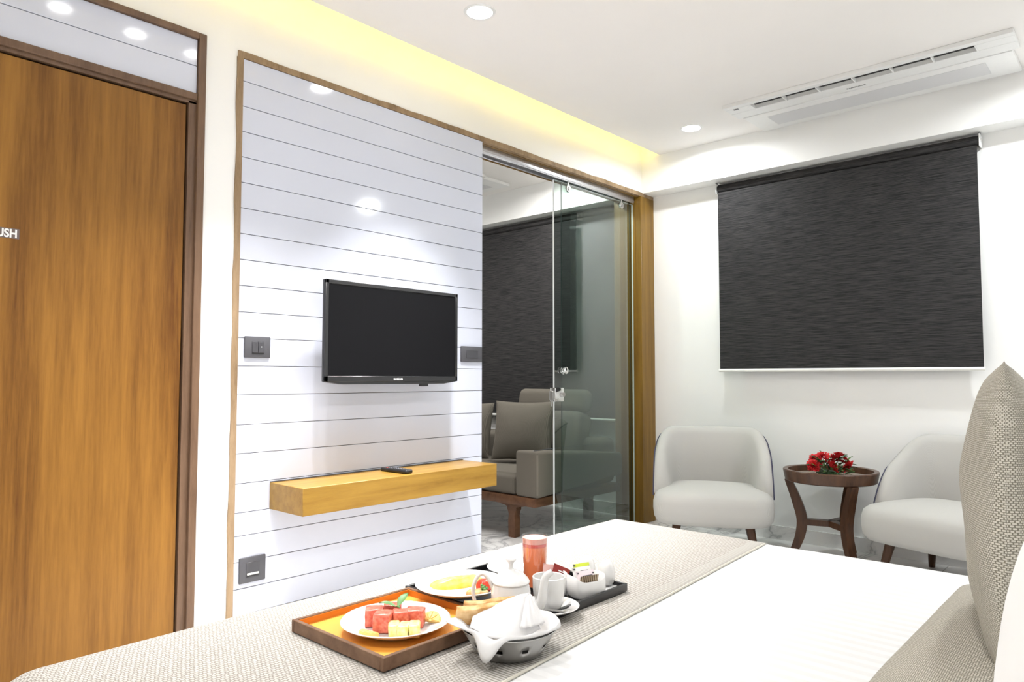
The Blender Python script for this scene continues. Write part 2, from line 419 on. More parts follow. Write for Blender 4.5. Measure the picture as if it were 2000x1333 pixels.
# wooden door with transom
dr = thing('door_1', 'brown veneered wooden door under a white boarded transom', 'door', kind='structure')
bm = B(); box(bm, .30, 1.170, YW + .012, YW + .052, .004, 2.085, .002, 1); obj('leaf', bm, M_door, dr)
bm = B(); box(bm, 1.205, 1.235, YW - .012, YW + .225, 0, 2.375, .002, 1); box(bm, 1.176, 1.205, YW + .004, YW + .1, 0, 2.10); obj('frame_post', bm, M_frame, dr)
bm = B(); box(bm, .24, .27, YW - .012, YW + .225, 0, 2.375, .002, 1); box(bm, .27, .298, YW + .004, YW + .1, 0, 2.10); obj('frame_post', bm, M_frame, dr)
bm = B(); box(bm, .27, 1.205, YW - .012, YW + .225, 2.35, 2.375, .002, 1); obj('frame_head', bm, M_frame, dr)
bm = B(); box(bm, .27, 1.205, YW - .006, YW + .1, 2.106, 2.134, .002, 1); box(bm, .27, 1.205, YW + .004, YW + .1, 2.092, 2.106); obj('frame_rail', bm, M_frame, dr)
bm = B(); box(bm, .27, 1.205, YW + .1, YW + .2, 0, 2.35); obj('passage_back', bm, plain('dark gap', (.02, .015, .01), .9), dr)
for a, b in ((2.35, 2.244), (2.244, 2.134)):
    bm = B(); box(bm, .27, 1.203, YW + .002, YW + .03, b + .0013, a - .0013, .0006, 1); obj('transom_board', bm, M_panel, dr)
ps = thing('push_sign', 'small white PUSH lettering sign stuck on the wooden door', 'sign', (.603, YW + .0118, 1.4985))
bm = B(); box(bm, -.047, .037, -.0006, 0, -.0165, .0165); obj('backing', bm, plain('sign backing', (.13, .10, .09), .4), ps)
t = text_mesh('lettering', 'PUSH', .072, .0285, M_white, ps, bold=.03); t.location = (-.006, -.0012, 0)

# switches on the panel
def switch(x0, x1, z0, z1, kind, label):
    cx, cz = (x0 + x1) / 2, (z0 + z1) / 2; a, b = (x1 - x0) / 2, (z1 - z0) / 2
    s = thing('wall_switch', label, 'switch', (cx, YW - .002, cz), group='switch plates on the board panel')
    bm = B(); box(bm, -a, a, -.010, 0, -b, b, .004, 2); obj('plate', bm, M_dgrey, s)
    if kind == 0:
        for k in (-1, 1):
            bm = B(); box(bm, k * .0135 - .0125, k * .0135 + .0125, -.0135, -.009, -.023, .023, .001, 1); r = obj('rocker', bm, M_dgrey2, s)
            if k == 1:
                bm = B(); box(bm, .0115, .0155, -.0142, -.0134, .0, .003); obj('indicator', bm, M_white, r)
        bm = B(); box(bm, -.026, .026, -.0125, -.009, -.0275, -.0245); obj('gap', bm, M_black, s)
    elif kind == 1:
        bm = B(); box(bm, -a * .55, a * .55, -.013, -.009, -.021, .021, .001, 1); obj('rocker', bm, M_dgrey2, s)
    else:
        bm = B(); box(bm, -.029, .029, -.0125, -.009, -.03, .03, .001, 1); obj('lamp_window', bm, M_dgrey2, s)
        bm = B(); box(bm, -.026, .024, -.0155, -.0118, -.02, -.012, .001, 1); obj('diffuser', bm, plain('pale diffuser', (.6, .6, .58), .4), s)
        bm = B(); box(bm, -.026, .026, -.0132, -.0118, -.026, -.0205); obj('gap', bm, M_black, s)
switch(1.415, 1.529, 1.110, 1.197, 0, 'charcoal two-rocker switch plate left of the television')
switch(2.622, 2.778, 1.113, 1.197, 1, 'charcoal wide socket plate right of the television')
switch(1.411, 1.524, .208, .310, 2, 'charcoal foot-light plate low on the panel below the shelf')

# ------------------------------------------------------------------ ceiling lamps
for i, (x, y, pw, c, spr) in enumerate(LAMPS):
    where = ['above the television', 'nearest the window corner', 'over the far armchair', 'over the bed', 'over the near side of the bed',
             'nearest the wooden door', 'second from the wooden door', 'third from the wooden door', 'small warm one beside the television panel',
             'added unseen in the sofa room near the partition', 'added unseen above the sofa arm to brighten the beam', 'added unseen by the side wall for more bounce', 'added unseen at the far end of the sofa room'][i]
    r = .03 if i == 8 else .042 if i in (5, 6, 7) else .056
    L = thing('downlight', 'round white recessed ceiling downlight ' + where, 'downlight', (x, y, ZC), group='recessed ceiling downlights')
    bm = B(); lathe(bm, [(r, .0), (r, -.004), (r + .012, -.004), (r + .014, 0)], 40, closed=True); obj('rim', bm, M_white, L)
    bm = B(); lathe(bm, [(0, -.001), (r, -.001)], 40); obj('diffuser', bm, emit('diffuser glow', c, 40 if i != 8 else 4), L, None)
    ld = bpy.data.lights.new('downlight_beam', 'AREA'); ld.shape = 'DISK'; ld.size = r * 2; ld.energy = LAMP_W * pw; ld.color = c; ld.spread = math.radians(spr)
    lo = bpy.data.objects.new('beam', ld); COL.objects.link(lo); lo.parent = L; lo.location = (0, 0, -.006)

# ------------------------------------------------------------------ ceiling air conditioners
def aircon(x0, x1, y0, y1, label, logo):
    A = thing('ceiling_air_conditioner', label, 'air conditioner', (x0, y0, ZC), group='ceiling cassette air conditioners')
    Lx, Ly = x1 - x0, y1 - y0; z0 = -.022
    sx0, sx1, sy0, sy1 = .040, .118, .155, Ly - .15
    bm = B()
    for a in ((0, sx0, 0, Ly), (sx1, .215, 0, Ly), (sx0, sx1, 0, sy0), (sx0, sx1, sy1, Ly)): box(bm, a[0], a[1], a[2], a[3], z0, 0, .002, 1)
    obj('casing', bm, M_white, A)
    bm = B(); box(bm, sx0, sx1, sy0, sy1, -.003, -.001); obj('air_slot', bm, plain('slot interior', (.035, .035, .035), .7), A)
    bm = B(); sweep_rect(bm, [(sx1 - .010, sy0, -.012), (sx1 - .010, sy1, -.012)], .022, .002, (1, 0, -.8)); obj('louver', bm, plain('louver grey', (.45, .45, .44), .5), A)
    for k in range(7):
        yy = sy0 + (sy1 - sy0) * (k + .0) / 6
        bm = B(); box(bm, sx0, sx1 + .004, yy - .003, yy + .003, z0 - .003, -.004, .001, 1); obj('divider', bm, M_white, A)
    bm = B(); box(bm, .218, Lx, .03, Ly - .03, z0 - .004, 0, .004, 2); fp = obj('front_panel', bm, M_white, A)
    bm = B(); box(bm, .28, .45, .15, Ly - .15, z0 - .0052, z0 - .003); gr = obj('intake_grille', bm, weave('perforated grille', (.70, .70, .705), (.54, .54, .55), .008, .008, .6, bump=.3), fp)
    if logo:
        t = text_mesh('logo', 'SAMSUNG', .095, .012, plain('logo grey', (.25, .25, .25), .5), A, bold=.02)
        t.rotation_euler = (-PI / 2, 0, -PI / 2); t.location = (.175, Ly / 2 + .02, z0 - .0008)
        # lettering lies flat under the casing, readable from the bed
        t.matrix_local = Matrix.Translation((.175, Ly / 2 + .02, z0 - .0008)) @ Matrix(((0, 0, 0 - 1, 0), (-1, 0, 0, 0), (0, 1, 0, 0), (0, 0, 0, 1)))
    bm = B(); box(bm, .045, .062, Ly - .075, Ly - .045, z0 - .001, z0 + .001); obj('sensor_window', bm, M_dgrey, A)
aircon(3.862, 4.385, .448, 1.85, 'long white ceiling air conditioner in front of the window beam', True)
aircon(3.74, 4.265, 3.865, 5.25, 'white ceiling air conditioner seen through the opening over the sofa', False)

# ------------------------------------------------------------------ roller blinds
def blind(y0, y1, z0, z1, label):
    b = thing('roller_blind', label, 'blind', (XW - .07, y0, z0), group='charcoal roller blinds')
    H, Wd = z1 - z0, y1 - y0
    bm = B(); box(bm, -.0006, .0006, .012, Wd - .012, .02, H - .06); obj('fabric', bm, M_blind, b)
    bm = B(); tube(bm, [(.028, .008, H - .03), (.028, Wd - .008, H - .03)], .029, 24); obj('roll', bm, M_blind, b)
    bm = B(); tube(bm, [(0, .006, .010), (0, Wd - .006, .010)], .0105, 14); br = obj('bottom_bar', bm, M_whitemetal, b)
    for yy in (0, Wd):
        bm = B(); box(bm, -.004, .066, yy - .003, yy + .003, H - .066, H + .004, .002, 1); bk = obj('bracket', bm, M_white, b)
        bm = B(); tube(bm, [(.028, yy - .006, H - .03), (.028, yy + .006, H - .03)], .012, 16); obj('pin', bm, M_chrome, bk)
        bm = B(); box(bm, .0, .02, yy - .004, yy + .004, H + .002, H + .010); obj('screw', bm, M_dgrey, bk)
blind(.690, 2.212, 1.068, 2.345, 'large charcoal woven roller blind above the armchairs')
blind(2.985, 4.95, .70, 2.345, 'charcoal roller blind behind the sofa in the next room')

# ------------------------------------------------------------------ sliding glass doors
rl = thing('sliding_rail', 'silver aluminium top rail carrying the sliding glass', 'rail', (2.786, 2.79, 2.288))
bm = B(); box(bm, 0, 1.60, 0, .012, 0, .047, .002, 2); box(bm, 0, 1.60, .012, .06, .035, .047); box(bm, 0, 1.60, .05, .062, 0, .047, .002, 1)
obj('extrusion', bm, M_alu, rl)
bm = B(); box(bm, 0, 1.60, -.003, .002, .008, .018, .002, 2); obj('front_lip', bm, M_alu, rl)
M_glassedge2 = plain('dark glass edge', (.035, .055, .05), .2, spec=.5)
def pane(name, x0, x1, y, z0, z1, par, th=.012, edge=None):
    bm = B(); box(bm, x0, x1, y - th / 2, y + th / 2, z0, z1)
    me = bpy.data.meshes.new(name); bmesh.ops.recalc_face_normals(bm, faces=bm.faces[:])
    for f in bm.faces: f.material_index = 0 if abs(f.normal.y) > .5 else 1
    bm.to_mesh(me); bm.free(); return link(name, me, [M_glass, edge or M_glassedge], par)
gf = thing('sliding_glass_door', 'frameless sliding glass door with chrome lock and round knob', 'glass door', (3.483, 2.808, .012))
pane('pane', 0, .905, 0, 0, 2.268, gf)
for xx in (.135, .745):
    bm = B(); tube(bm, [(xx, -.008, 2.232), (xx, -.020, 2.232)], .022, 20); r = obj('roller', bm, M_chrome, gf)
    bm = B(); tube(bm, [(xx, -.020, 2.232), (xx, -.025, 2.232)], .011, 14); obj('bolt', bm, M_steel, r)
    bm = B(); box(bm, xx - .006, xx + .006, -.016, -.008, 2.245, 2.29); obj('hanger', bm, M_chrome, r)
bm = B(); lathe(bm, [(0, .032), (.016, .032), (.022, .028), (.022, .016), (.014, .014), (.014, .006), (.024, .005), (.024, 0), (0, 0)], 28)
bmesh.ops.rotate(bm, verts=bm.verts, cent=(0, 0, 0), matrix=Matrix.Rotation(PI / 2, 3, 'X')); bmesh.ops.translate(bm, verts=bm.verts, vec=(.085, -.005, 1.062))
obj('knob', bm, M_chrome, gf)
bm = B(); box(bm, -.012, .075, -.022, .022, .868, .955, .004, 2); lk = obj('lock', bm, M_chrome, gf)
bm = B(); tube(bm, [(.058, -.022, .912), (.058, -.036, .912)], .014, 18); obj('lock_cylinder', bm, M_steel, lk)
bm = B(); box(bm, -.030, -.012, -.016, .016, .878, .935, .004, 2); obj('latch', bm, M_steel, lk)
bm = B(); box(bm, -.028, -.022, -.004, .004, .84, .88, .001, 1); obj('catch', bm, M_steel, lk)
gb = thing('fixed_glass_panel', 'fixed clear glass panel behind the sliding glass door', 'glass panel', (3.60, 2.838, .012))
pane('pane', 0, .80, 0, 0, 2.29, gb, .01, M_glassedge2)
bm = B(); box(bm, .02, .10, -.008, .008, 0, .018); obj('floor_clip', bm, M_chrome, gb)

# ------------------------------------------------------------------ television, shelf, remote
tv = thing('television', 'black wall-mounted flat television on the board panel', 'television', (1.697, 2.60, 1.0))
Wt, Ht = .763, .446
bm = B(); box(bm, 0, Wt, .0, .022, .012, Ht, .003, 2); obj('casing', bm, M_black, tv)
bm = B(); box(bm, .018, Wt - .014, -.0012, .004, .038, Ht - .018); obj('screen', bm, M_screen, tv)
bm = B()
for x0, x1, z0, z1 in ((0, Wt, Ht - .016, Ht), (0, .016, .012, Ht), (Wt - .013, Wt, .012, Ht), (0, Wt, .012, .036)): box(bm, x0, x1, -.004, .006, z0, z1, .0015, 1)
bz = obj('bezel', bm, M_black, tv)
bm = B(); vs = [(.0, .012), (.09, .0), (Wt - .09, .0), (Wt, .012)]
f1 = [bm.verts.new((x, -.002, z)) for x, z in vs]; f2 = [bm.verts.new((x, .03, z)) for x, z in vs]
bm.faces.new(f1); bm.faces.new(f2[::-1])
for k in range(4): bm.faces.new((f1[k], f2[k], f2[(k + 1) % 4], f1[(k + 1) % 4]))
obj('chin', bm, M_black, tv)
t = text_mesh('logo', 'SAMSUNG', .052, .009, plain('logo silver', (.75, .75, .75), .4), bz, bold=.02); t.location = (Wt / 2 + .007, -.0046, .0225)
bm = B(); box(bm, .07, Wt - .07, .022, .062, .06, Ht - .09, .012, 3); obj('back_cover', bm, M_black, tv)
bm = B(); box(bm, .28, .48, .062, .147, .12, .32, .004, 1); obj('wall_bracket', bm, M_dgrey, tv)
bm = B(); box(bm, .54, .585, .01, .03, -.012, .002, .002, 1); obj('sensor', bm, M_black, tv)

sh = thing('floating_shelf', 'thick oak floating shelf under the television', 'shelf', (1.54, 2.495, .488))
bm = B(); box(bm, 0, 1.098, 0, .2525, 0, .109, .0015, 1); obj('box', bm, M_shelf, sh)
bm = B(); box(bm, 0, 1.098, .2435, .2525, .1095, .113); obj('shadow_strip', bm, M_dgrey, sh)  # dark strip drawn as the shadow line where shelf meets panel
rm = thing('remote_control', 'black television remote lying on the oak shelf', 'remote', (2.092, 2.61, .5975), math.radians(3))
bm = B(); box(bm, -.023, .023, -.088, .088, 0, .018, .008, 3); obj('case', bm, M_black, rm)
for i in range(3):
    for j in range(7):
        bm = B(); box(bm, -.015 + .0115 * i, -.0075 + .0115 * i, -.05 + .016 * j, -.041 + .016 * j, .0175, .0198, .0008, 1)
        obj('button', bm, plain('button red', (.5, .03, .03), .4) if (i, j) == (0, 6) else M_dgrey, rm)

# ------------------------------------------------------------------ sofa in the next room
sf = thing('sofa', 'grey-brown fabric sofa on a walnut frame behind the glass', 'sofa', (3.44, 2.905, 0))
def soft(bm, x0, x1, y0, y1, z0, z1, r=.03, crown=0, n=5):
    box(bm, x0, x1, y0, y1, z0, z1, r, n)
    if crown:
        for v in bm.verts:
            if abs(v.co.z - z1) < 1e-5: v.co.z += crown
    return bm
bm = B(); box(bm, 0, .95, .02, 2.05, .215, .272, .006, 2); obj('base_frame', bm, M_sofawood, sf)
for y in (.24, 1.78):
    for x in (.05, .86):
        bm = B(); sweep_rect(bm, spline([(x, y - .10, .222), (x, y - .03, .205), (x, y, .14), (x, y, 0)], 12), .05, [.03] * 5 + [.05] * 4 + [.055] * 4, (1, 0, 0))
        sweep_rect(bm, spline([(x, y + .10, .222), (x, y + .03, .205), (x, y, .14), (x, y, .02)], 12), .048, [.03] * 5 + [.05] * 4 + [.055] * 4, (1, 0, 0))
        obj('leg', bm, M_sofawood, sf)
def arm(y0, y1):
    bm = B(); box(bm, 0, .96, y0, y1, .272, .565, .022, 3)
    for v in bm.verts:
        v.co.z -= .0 if v.co.x < .75 else ((v.co.x - .75) / .21) ** 3 * .10 if v.co.z > .45 else 0
        if v.co.z < .35 and v.co.x > .8: v.co.z += .06
    return bm
a1 = obj('arm', arm(0, .19), M_sofa, sf)
bm = B(); tube(bm, [(.006, .055, .29), (.004, .055, .55), (.03, .055, .567), (.7, .055, .567)], .003, 6); obj('seam', bm, M_dgrey, a1)
obj('arm', arm(1.87, 2.06), M_sofa, sf)
for y0 in (.195, 1.03):
    bm = B(); soft(bm, .01, .72, y0, y0 + .83, .272, .40, .03, .012); obj('seat_cushion', bm, M_sofa, sf)
bm = B(); box(bm, .74, .95, .05, 2.01, .272, .60, .05, 4); obj('back_frame', bm, M_sofa, sf)
for y0, wd in ((.195, .68), (1.27, .60)):
    bm = B(); soft(bm, 0, .19, 0, wd, 0, .42, .055, 0)
    o = obj('back_cushion', bm, M_sofa, sf); o.location = (.60, y0, .39); o.rotation_euler = (0, .24, 0)
bm = B(); soft(bm, -.05, .07, .20, .86, 0, .17, .05, 0); o = obj('headrest', bm, M_sofa, sf); o.location = (.80, 0, .775); o.rotation_euler = (0, .18, 0)
for (lab, loc, rz, ry) in (('square grey-brown throw cushion on the sofa by the arm', (3.93, 3.455, .645), math.radians(112), .35), ('grey-brown throw cushion half hidden behind the board panel', (3.93, 4.05, .62), math.radians(105), .3)):
    o = link('throw_cushion', pillow_mesh('throw_cushion', .46, .44, .16, .06, 24, .004, 3), M_sofa, None, 60)
    o.matrix_world = Matrix.Translation(loc) @ Matrix.Rotation(rz, 4, 'Z') @ Matrix.Rotation(-ry if False else 0, 4, 'Y') @ Matrix.Rotation(ry * .7, 4, 'X')
    tag(o, lab, 'cushion', 'throw cushions on the sofa')

# ------------------------------------------------------------------ armchairs
def make_chair(label):
    c = thing('armchair', label, 'armchair', group='pale tub armchairs by the window wall')
    # seat: front is -Y
    bm = B(); nx = 36; prof = [(.0, .185), (.80, .187), (.93, .198), (.985, .225), (1.0, .27), (.998, .31), (.97, .345), (.90, .366), (.75, .382), (.4, .398), (.0, .402)]
    def plan(th, sc):
        e = .42; cx, sx = math.cos(th), math.sin(th)
        x = math.copysign(abs(cx) ** e, cx) * .340; y = math.copysign(abs(sx) ** e, sx) * .30
        if y > 0: x *= 1 - .16 * (y / .30) ** 2
        return x * sc, y * sc - .045
    rings = []
    for s, z in prof:
        if s == 0: rings.append([bm.verts.new((0, -.045, z))])
        else: rings.append([bm.verts.new((*plan(2 * PI * k / nx, s), z)) for k in range(nx)])
    for a, b in zip(rings, rings[1:]):
        for k in range(nx):
            vs = [a[k % len(a)], a[(k + 1) % nx % len(a)], b[(k + 1) % nx % len(b)], b[k % len(b)]]; u = []
            for v in vs:
                if v not in u: u.append(v)
            bm.faces.new(u)
    obj('seat', bm, M_chair, c, 50)
    # wrap-round back shell
    T = 40; path = []
    for i in range(T + 1):
        t = -1 + 2 * i / T; ang = t * math.radians(118)
        x = .302 * math.copysign(abs(math.sin(ang)) ** .75, ang); y = .26 * math.copysign(abs(math.cos(ang)) ** .75, math.cos(ang)) + .02
        if abs(t) > .74: x = math.copysign(.304, t); 
        h = .72 - .335 * max(0, (abs(t) - .38) / .62) ** 1.9
        path.append((x, y, h, t))
    bm = B(); rings = []; edge = []
    for i, (x, y, h, t) in enumerate(path):
        a = Vector(path[max(0, i - 1)][:2]); b = Vector(path[min(T, i + 1)][:2]); d = (b - a).normalized(); nn = Vector((d.y, -d.x))   # towards the inside or outside
        if nn.dot(Vector((x, y)) - Vector((0, -.05))) < 0: nn = -nn     # outward
        P = Vector((x, y)); th = .075 if abs(t) < .9 else .075 - .02 * (abs(t) - .9) / .1
        lean = .035
        sec = [(.0, .20), (.0, .30), (lean * .4, .45 * 0 + .2 + (h - .2) * .6), (lean, h - .03), (lean - .012, h - .008), (lean - .03, h), (lean - th * .75, h - .012), (lean - th, h - .045), (lean * .3 - th, .2 + (h - .2) * .55), (-th * .95, .32), (-th * .9, .25)]
        rings.append([bm.verts.new((*(P + nn * o), z)) for o, z in sec])
        edge.append((*(P + nn * (lean + .001)), h - .028))
    ns = len(rings[0])
    for a, b in zip(rings, rings[1:]):
        for k in range(ns): bm.faces.new((a[k], a[(k + 1) % ns], b[(k + 1) % ns], b[k]))
    bm.faces.new(rings[0][::-1]); bm.faces.new(rings[-1])
    sb = obj('back_shell', bm, M_chair, c, 60)
    f = edge[0]; l = edge[-1]
    pts = [(f[0], f[1] - .006, .33)] + edge + [(l[0], l[1] - .006, .33)]
    bm = B(); tube(bm, pts, .0045, 6); obj('piping', bm, M_piping, c)
    for sx in (-1, 1):
        bm = B(); tube(bm, [(sx * .11, path[T // 2][1] - .072 - .02 * 0, .36), (sx * .13, path[T // 2][1] - .045, .55), (sx * .145, path[T // 2][1] - .02, .70)], .002, 6); obj('seam', bm, M_chair, sb)
    for sx in (-1, 1):
        for sy in (-1, 1):
            bm = B(); tube(bm, [(sx * .20, sy * .18 - .02, .195), (sx * .235, sy * .225 - .02, 0)], [.026, .016], 16); obj('leg', bm, M_walnut, c)
    return c
ch = make_chair('pale grey tub armchair beside the oak door jamb')
ch.location = (4.04, 2.035, 0); ch.rotation_euler = (0, 0, math.atan2(-.46, -.887) + PI / 2)
c2 = copy_tree(ch, None, 'pale grey tub armchair partly hidden by the bed cushion')
c2.location = (4.205, .81, 0); c2.rotation_euler = (0, 0, math.atan2(.32, -.95) + PI / 2)

# ------------------------------------------------------------------ side table and flowers
TX, TY = 4.285, 1.428
tb = thing('side_table', 'round dark walnut side table between the armchairs', 'table', (TX, TY, 0), math.atan2(-.949, .316))
bm = B(); lathe(bm, [(0, .468), (.222, .468), (.226, .503), (.234, .506), (.25, .506), (.254, .50), (.243, .445), (.236, .44), (0, .44)], 64); obj('top', bm, M_walnut, tb)
bm = B(); lathe(bm, [(0, .4685), (.221, .4685), (.221, .471), (0, .471)], 48); obj('inlay', bm, plain('pale veneer inlay', (.36, .31, .26), .18), tb)
for a in (180, 60, -60):
    ca, sa = math.cos(math.radians(a)), math.sin(math.radians(a))
    pts = spline([(ca * .228, sa * .228, .445), (ca * .185, sa * .185, .33), (ca * .155, sa * .155, .215), (ca * .17, sa * .17, .11), (ca * .215, sa * .215, 0)], 20)
    bm = B(); sweep_rect(bm, pts, .042, [.036 + .022 * math.sin(PI * k / 20) for k in range(21)], (-sa, ca, 0)); obj('leg', bm, M_walnut, tb)
    bm = B(); sweep_rect(bm, [(0, 0, .20), (ca * .16, sa * .16, .20)], .045, .034, (-sa, ca, 0)); obj('stretcher', bm, M_walnut, tb)
fl = thing('flower_arrangement', 'low posy of red carnations with green leaves on the table', 'flowers', (TX - .02, TY - .012, .471), math.atan2(-.949, .316))
M_leaf = plain('dark green leaf', (.022, .075, .02), .5, bscale=30); M_leaf2 = plain('fresh green leaf', (.09, .2, .04), .5, bscale=30)
M_red = plain('red carnation petal', (.58, .012, .016), .6, bscale=40)
M_floret = plain('white floret', (.8, .8, .75), .6)
bm = B(); lathe(bm, [(0, 0), (.04, 0), (.045, .015), (.035, .03), (0, .033)], 24); obj('foam_base', bm, M_leaf, fl)
def carnation():
    bm = B(); n = 64
    for L in range(7):
        q = L / 6; R1 = .041 - .028 * q; z0 = -.010 + .006 * q; zt = -.003 + .021 * q ** .7; ring = []
        for j, (f, zf) in enumerate(((.12, 0), (.5, .45), (.85, .9), (1.0, 1.0))):
            row = []
            for k in range(n):
                a = 2 * PI * k / n + L * .37; w = math.sin(a * 5 + L * 2) * .10 + math.sin(a * 14 + L) * .07 * f; fr = .0030 * f * math.sin(a * 16 + L * 1.3)
                row.append(bm.verts.new((R1 * f * (1 + w) * math.cos(a), R1 * f * (1 + w) * math.sin(a), z0 + (zt - z0) * zf + .006 * math.sin(f * PI * .6) * (1 - q * .3) + fr)))
            ring.append(row)
        for r0, rb in zip(ring, ring[1:]):
            for k in range(n): bm.faces.new((r0[k], r0[(k + 1) % n], rb[(k + 1) % n], rb[k]))
    me = bpy.data.meshes.new('carnation'); bm.to_mesh(me); bm.free(); return me
cme = carnation(); cme.materials.append(M_red)
for p in cme.polygons: p.use_smooth = True
def leafmesh(nm, L, W):
    bm = B(); rows = []
    for k in range(7):
        t = k / 6; wv = W * math.sin(PI * min(1, t * .92 + .06)) ** .9; zz = .12 * L * math.sin(t * PI * .9)
        rows.append([bm.verts.new((s * wv / 2, t * L, zz + (.1 * W if s else -.05 * W))) for s in (-1, 0, 1)])
    for a, b in zip(rows, rows[1:]):
        for k in range(2): bm.faces.new((a[k], a[k + 1], b[k + 1], b[k]))
    me = bpy.data.meshes.new(nm); bm.to_mesh(me); bm.free()
    for p in me.polygons: p.use_smooth = True
    return me
lm1 = leafmesh('leaf', .055, .022); lm1.materials.append(M_leaf); lm2 = leafmesh('leaf', .05, .016); lm2.materials.append(M_leaf2)
for (x, y, z, tx, ty) in ((.005, -.062, .062, .95, 0), (-.088, -.028, .058, .5, -.75), (.088, -.024, .056, .45, .8), (-.045, .004, .108, .35, -.3), (.032, .002, .112, .3, .25), (-.078, .03, .085, -.1, -.6), (.062, .05, .085, -.3, .5), (-.005, .07, .09, -.6, 0)):
    o = link('flower', cme, None, fl); o.location = (x, y, z); o.rotation_euler = (tx, ty, random.random() * 6)
for k in range(40):
    a = 2 * PI * k / 40 + random.uniform(-.1, .1); o = link('leaf', lm1 if k % 3 else lm2, None, fl); rr = random.uniform(.035, .085)
    o.location = (rr * math.cos(a), rr * math.sin(a), random.uniform(.012, .05)); o.rotation_euler = (random.uniform(-.1, .45), random.uniform(-.4, .4), a - PI / 2)
for k in range(55):
    a = random.random() * 2 * PI; r = random.uniform(.03, .092); up = random.uniform(-.15, .9)
    o = link('leaf', lm1 if random.random() < .62 else lm2, None, fl); o.location = (r * math.cos(a), r * math.sin(a), random.uniform(.012, .095) * (1.15 - r * 6) + .015 + .02 * up)
    o.rotation_euler = (up, random.uniform(-.5, .5), a - PI / 2)
bm = B()
for k in range(90):
    a = random.random() * 2 * PI; r = random.uniform(.02, .085); z = .06 + .07 * math.sqrt(max(0, 1 - (r / .1) ** 2)) * random.uniform(.6, 1.05)
    bmesh.ops.create_icosphere(bm, subdivisions=1, radius=.003, matrix=Matrix.Translation((r * math.cos(a), r * math.sin(a), z)))
o = obj('white_filler_florets', bm, M_floret, fl); o['kind'] = 'stuff'

# ------------------------------------------------------------------ bed
BX0, BX1, BY0, BY1, BZ, BR = .345, 2.245, -.55, 1.528, .5155, .055
def fold_axis(s, lo, hi, r, drop):
    """arc-length s along a section: returns (pos, drop below top, outward)"""
    arc = r * PI / 2; flat = hi - lo - 2 * r
    if s < 0: s2 = -s; sgn = -1; base = lo + r
    elif s > flat: s2 = s - flat; sgn = 1; base = hi - r
    else: return lo + r + s, 0.0
    if s2 < arc: a = s2 / r; return base + sgn * r * math.sin(a), r * (1 - math.cos(a))
    return base + sgn * r, r + (s2 - arc)
def cloth(name, M, xlo, xhi, ylo, yhi, off, dropx, dropy, headdrop, nx, ny, wr, par, yskew=None, th=.004, hem=None):
    lo_x, hi_x, hi_y = BX0 - off, BX1 + off, BY1 + off; r = BR + off; arc = r * PI / 2
    flatx = hi_x - lo_x - 2 * r; s0, s1 = -(arc + dropx), flatx + arc + dropx
    bm = B(); G = []
    for i in range(nx + 1):
        s = s0 + (s1 - s0) * i / nx; X, dx = fold_axis(s, lo_x, hi_x, r, dropx); row = []
        for j in range(ny + 1):
            t0 = yskew(X) if yskew else ylo
            t1 = (hi_y - r) + arc + dropy
            t = t0 + (t1 - t0) * j / ny
            if t <= hi_y - r: Y, dy = t, 0
            else: Y, dy = fold_axis((t - (hi_y - r)) + 1.0, hi_y - 1.0 - 2 * r + 0 * r, hi_y, r, dropy) if False else (None, None)
            if Y is None:
                q = t - (hi_y - r)
                if q < arc: Y = hi_y - r + r * math.sin(q / r); dy = r * (1 - math.cos(q / r))
                else: Y = hi_y; dy = r + q - arc
            d = max(dx, dy) if (dx > r * .9 or dy > r * .9) else math.sqrt(dx * dx + dy * dy)
            z = BZ + off - min(d, .36)
            k = 1 if d < .03 else .4
            z += wr * k * (noise.noise(Vector((X * 2.1, Y * 2.1, 3))) + .35 * noise.noise(Vector((X * 6, Y * 5, 8))))
            row.append(bm.verts.new((X, Y, z)))
        G.append(row)
    for i in range(nx):
        for j in range(ny):
            f = bm.faces.new((G[i][j], G[i + 1][j], G[i + 1][j + 1], G[i][j + 1])); f.material_index = 0
            if hem and (j < hem or i < hem or i >= nx - hem): f.material_index = 1
    me = bpy.data.meshes.new(name); bm.normal_update(); bm.to_mesh(me); bm.free()
    o = link(name, me, M, par, 80)
    if th:
        md = o.modifiers.new('thickness', 'SOLIDIFY'); md.thickness = th; md.offset = -1
    return o
bed = thing('bed', 'wide bed made up with a white satin-striped sheet', 'bed', (0, 0, 0))
bm = B(); box(bm, BX0 + .06, BX1 - .06, BY0 + .02, BY1 - .06, 0, .26, .01, 2); obj('base', bm, M_walnut, bed)
bm = B(); box(bm, BX0 + .012, BX1 - .012, BY0, BY1 - .012, .26, BZ - .012, .045, 4); obj('mattress', bm, M_pillow, bed)
cloth('sheet', [M_sheet], 0, 0, BY0 + .01, 0, 0, .22, .22, 0, 90, 90, .0022, bed, th=.003)
rn = cloth('bed_runner', [M_runner, M_runnerhem], 0, 0, .86, 0, .0045, .16, .2, 0, 110, 60, .0022, None, yskew=lambda X: .838 + .042 * (X - .9) / .6 - .0 if X < 1.5 else .88 + .05 * (X - 1.5) / .7, th=.004, hem=3)
tag(rn, 'beige woven bed runner with ribbed hem across the foot of the bed', 'bed runner')
bm = B()
# cord along the runner's inner edge
pts = []
for k in range(60):
    X = BX0 + .06 + (BX1 - BX0 - .12) * k / 59; Y = .838 + .042 * (X - .9) / .6 if X < 1.5 else .88 + .05 * (X - 1.5) / .7
    pts.append((X, Y - .001, BZ + .0035 + .0022 * (noise.noise(Vector((X * 2.1, Y * 2.1, 3))) + .35 * noise.noise(Vector((X * 6, Y * 5, 8))))))
tube(bm, pts, .0028, 6); obj('edge_cord', bm, plain('edge cord', (.55, .53, .46), .8), rn)

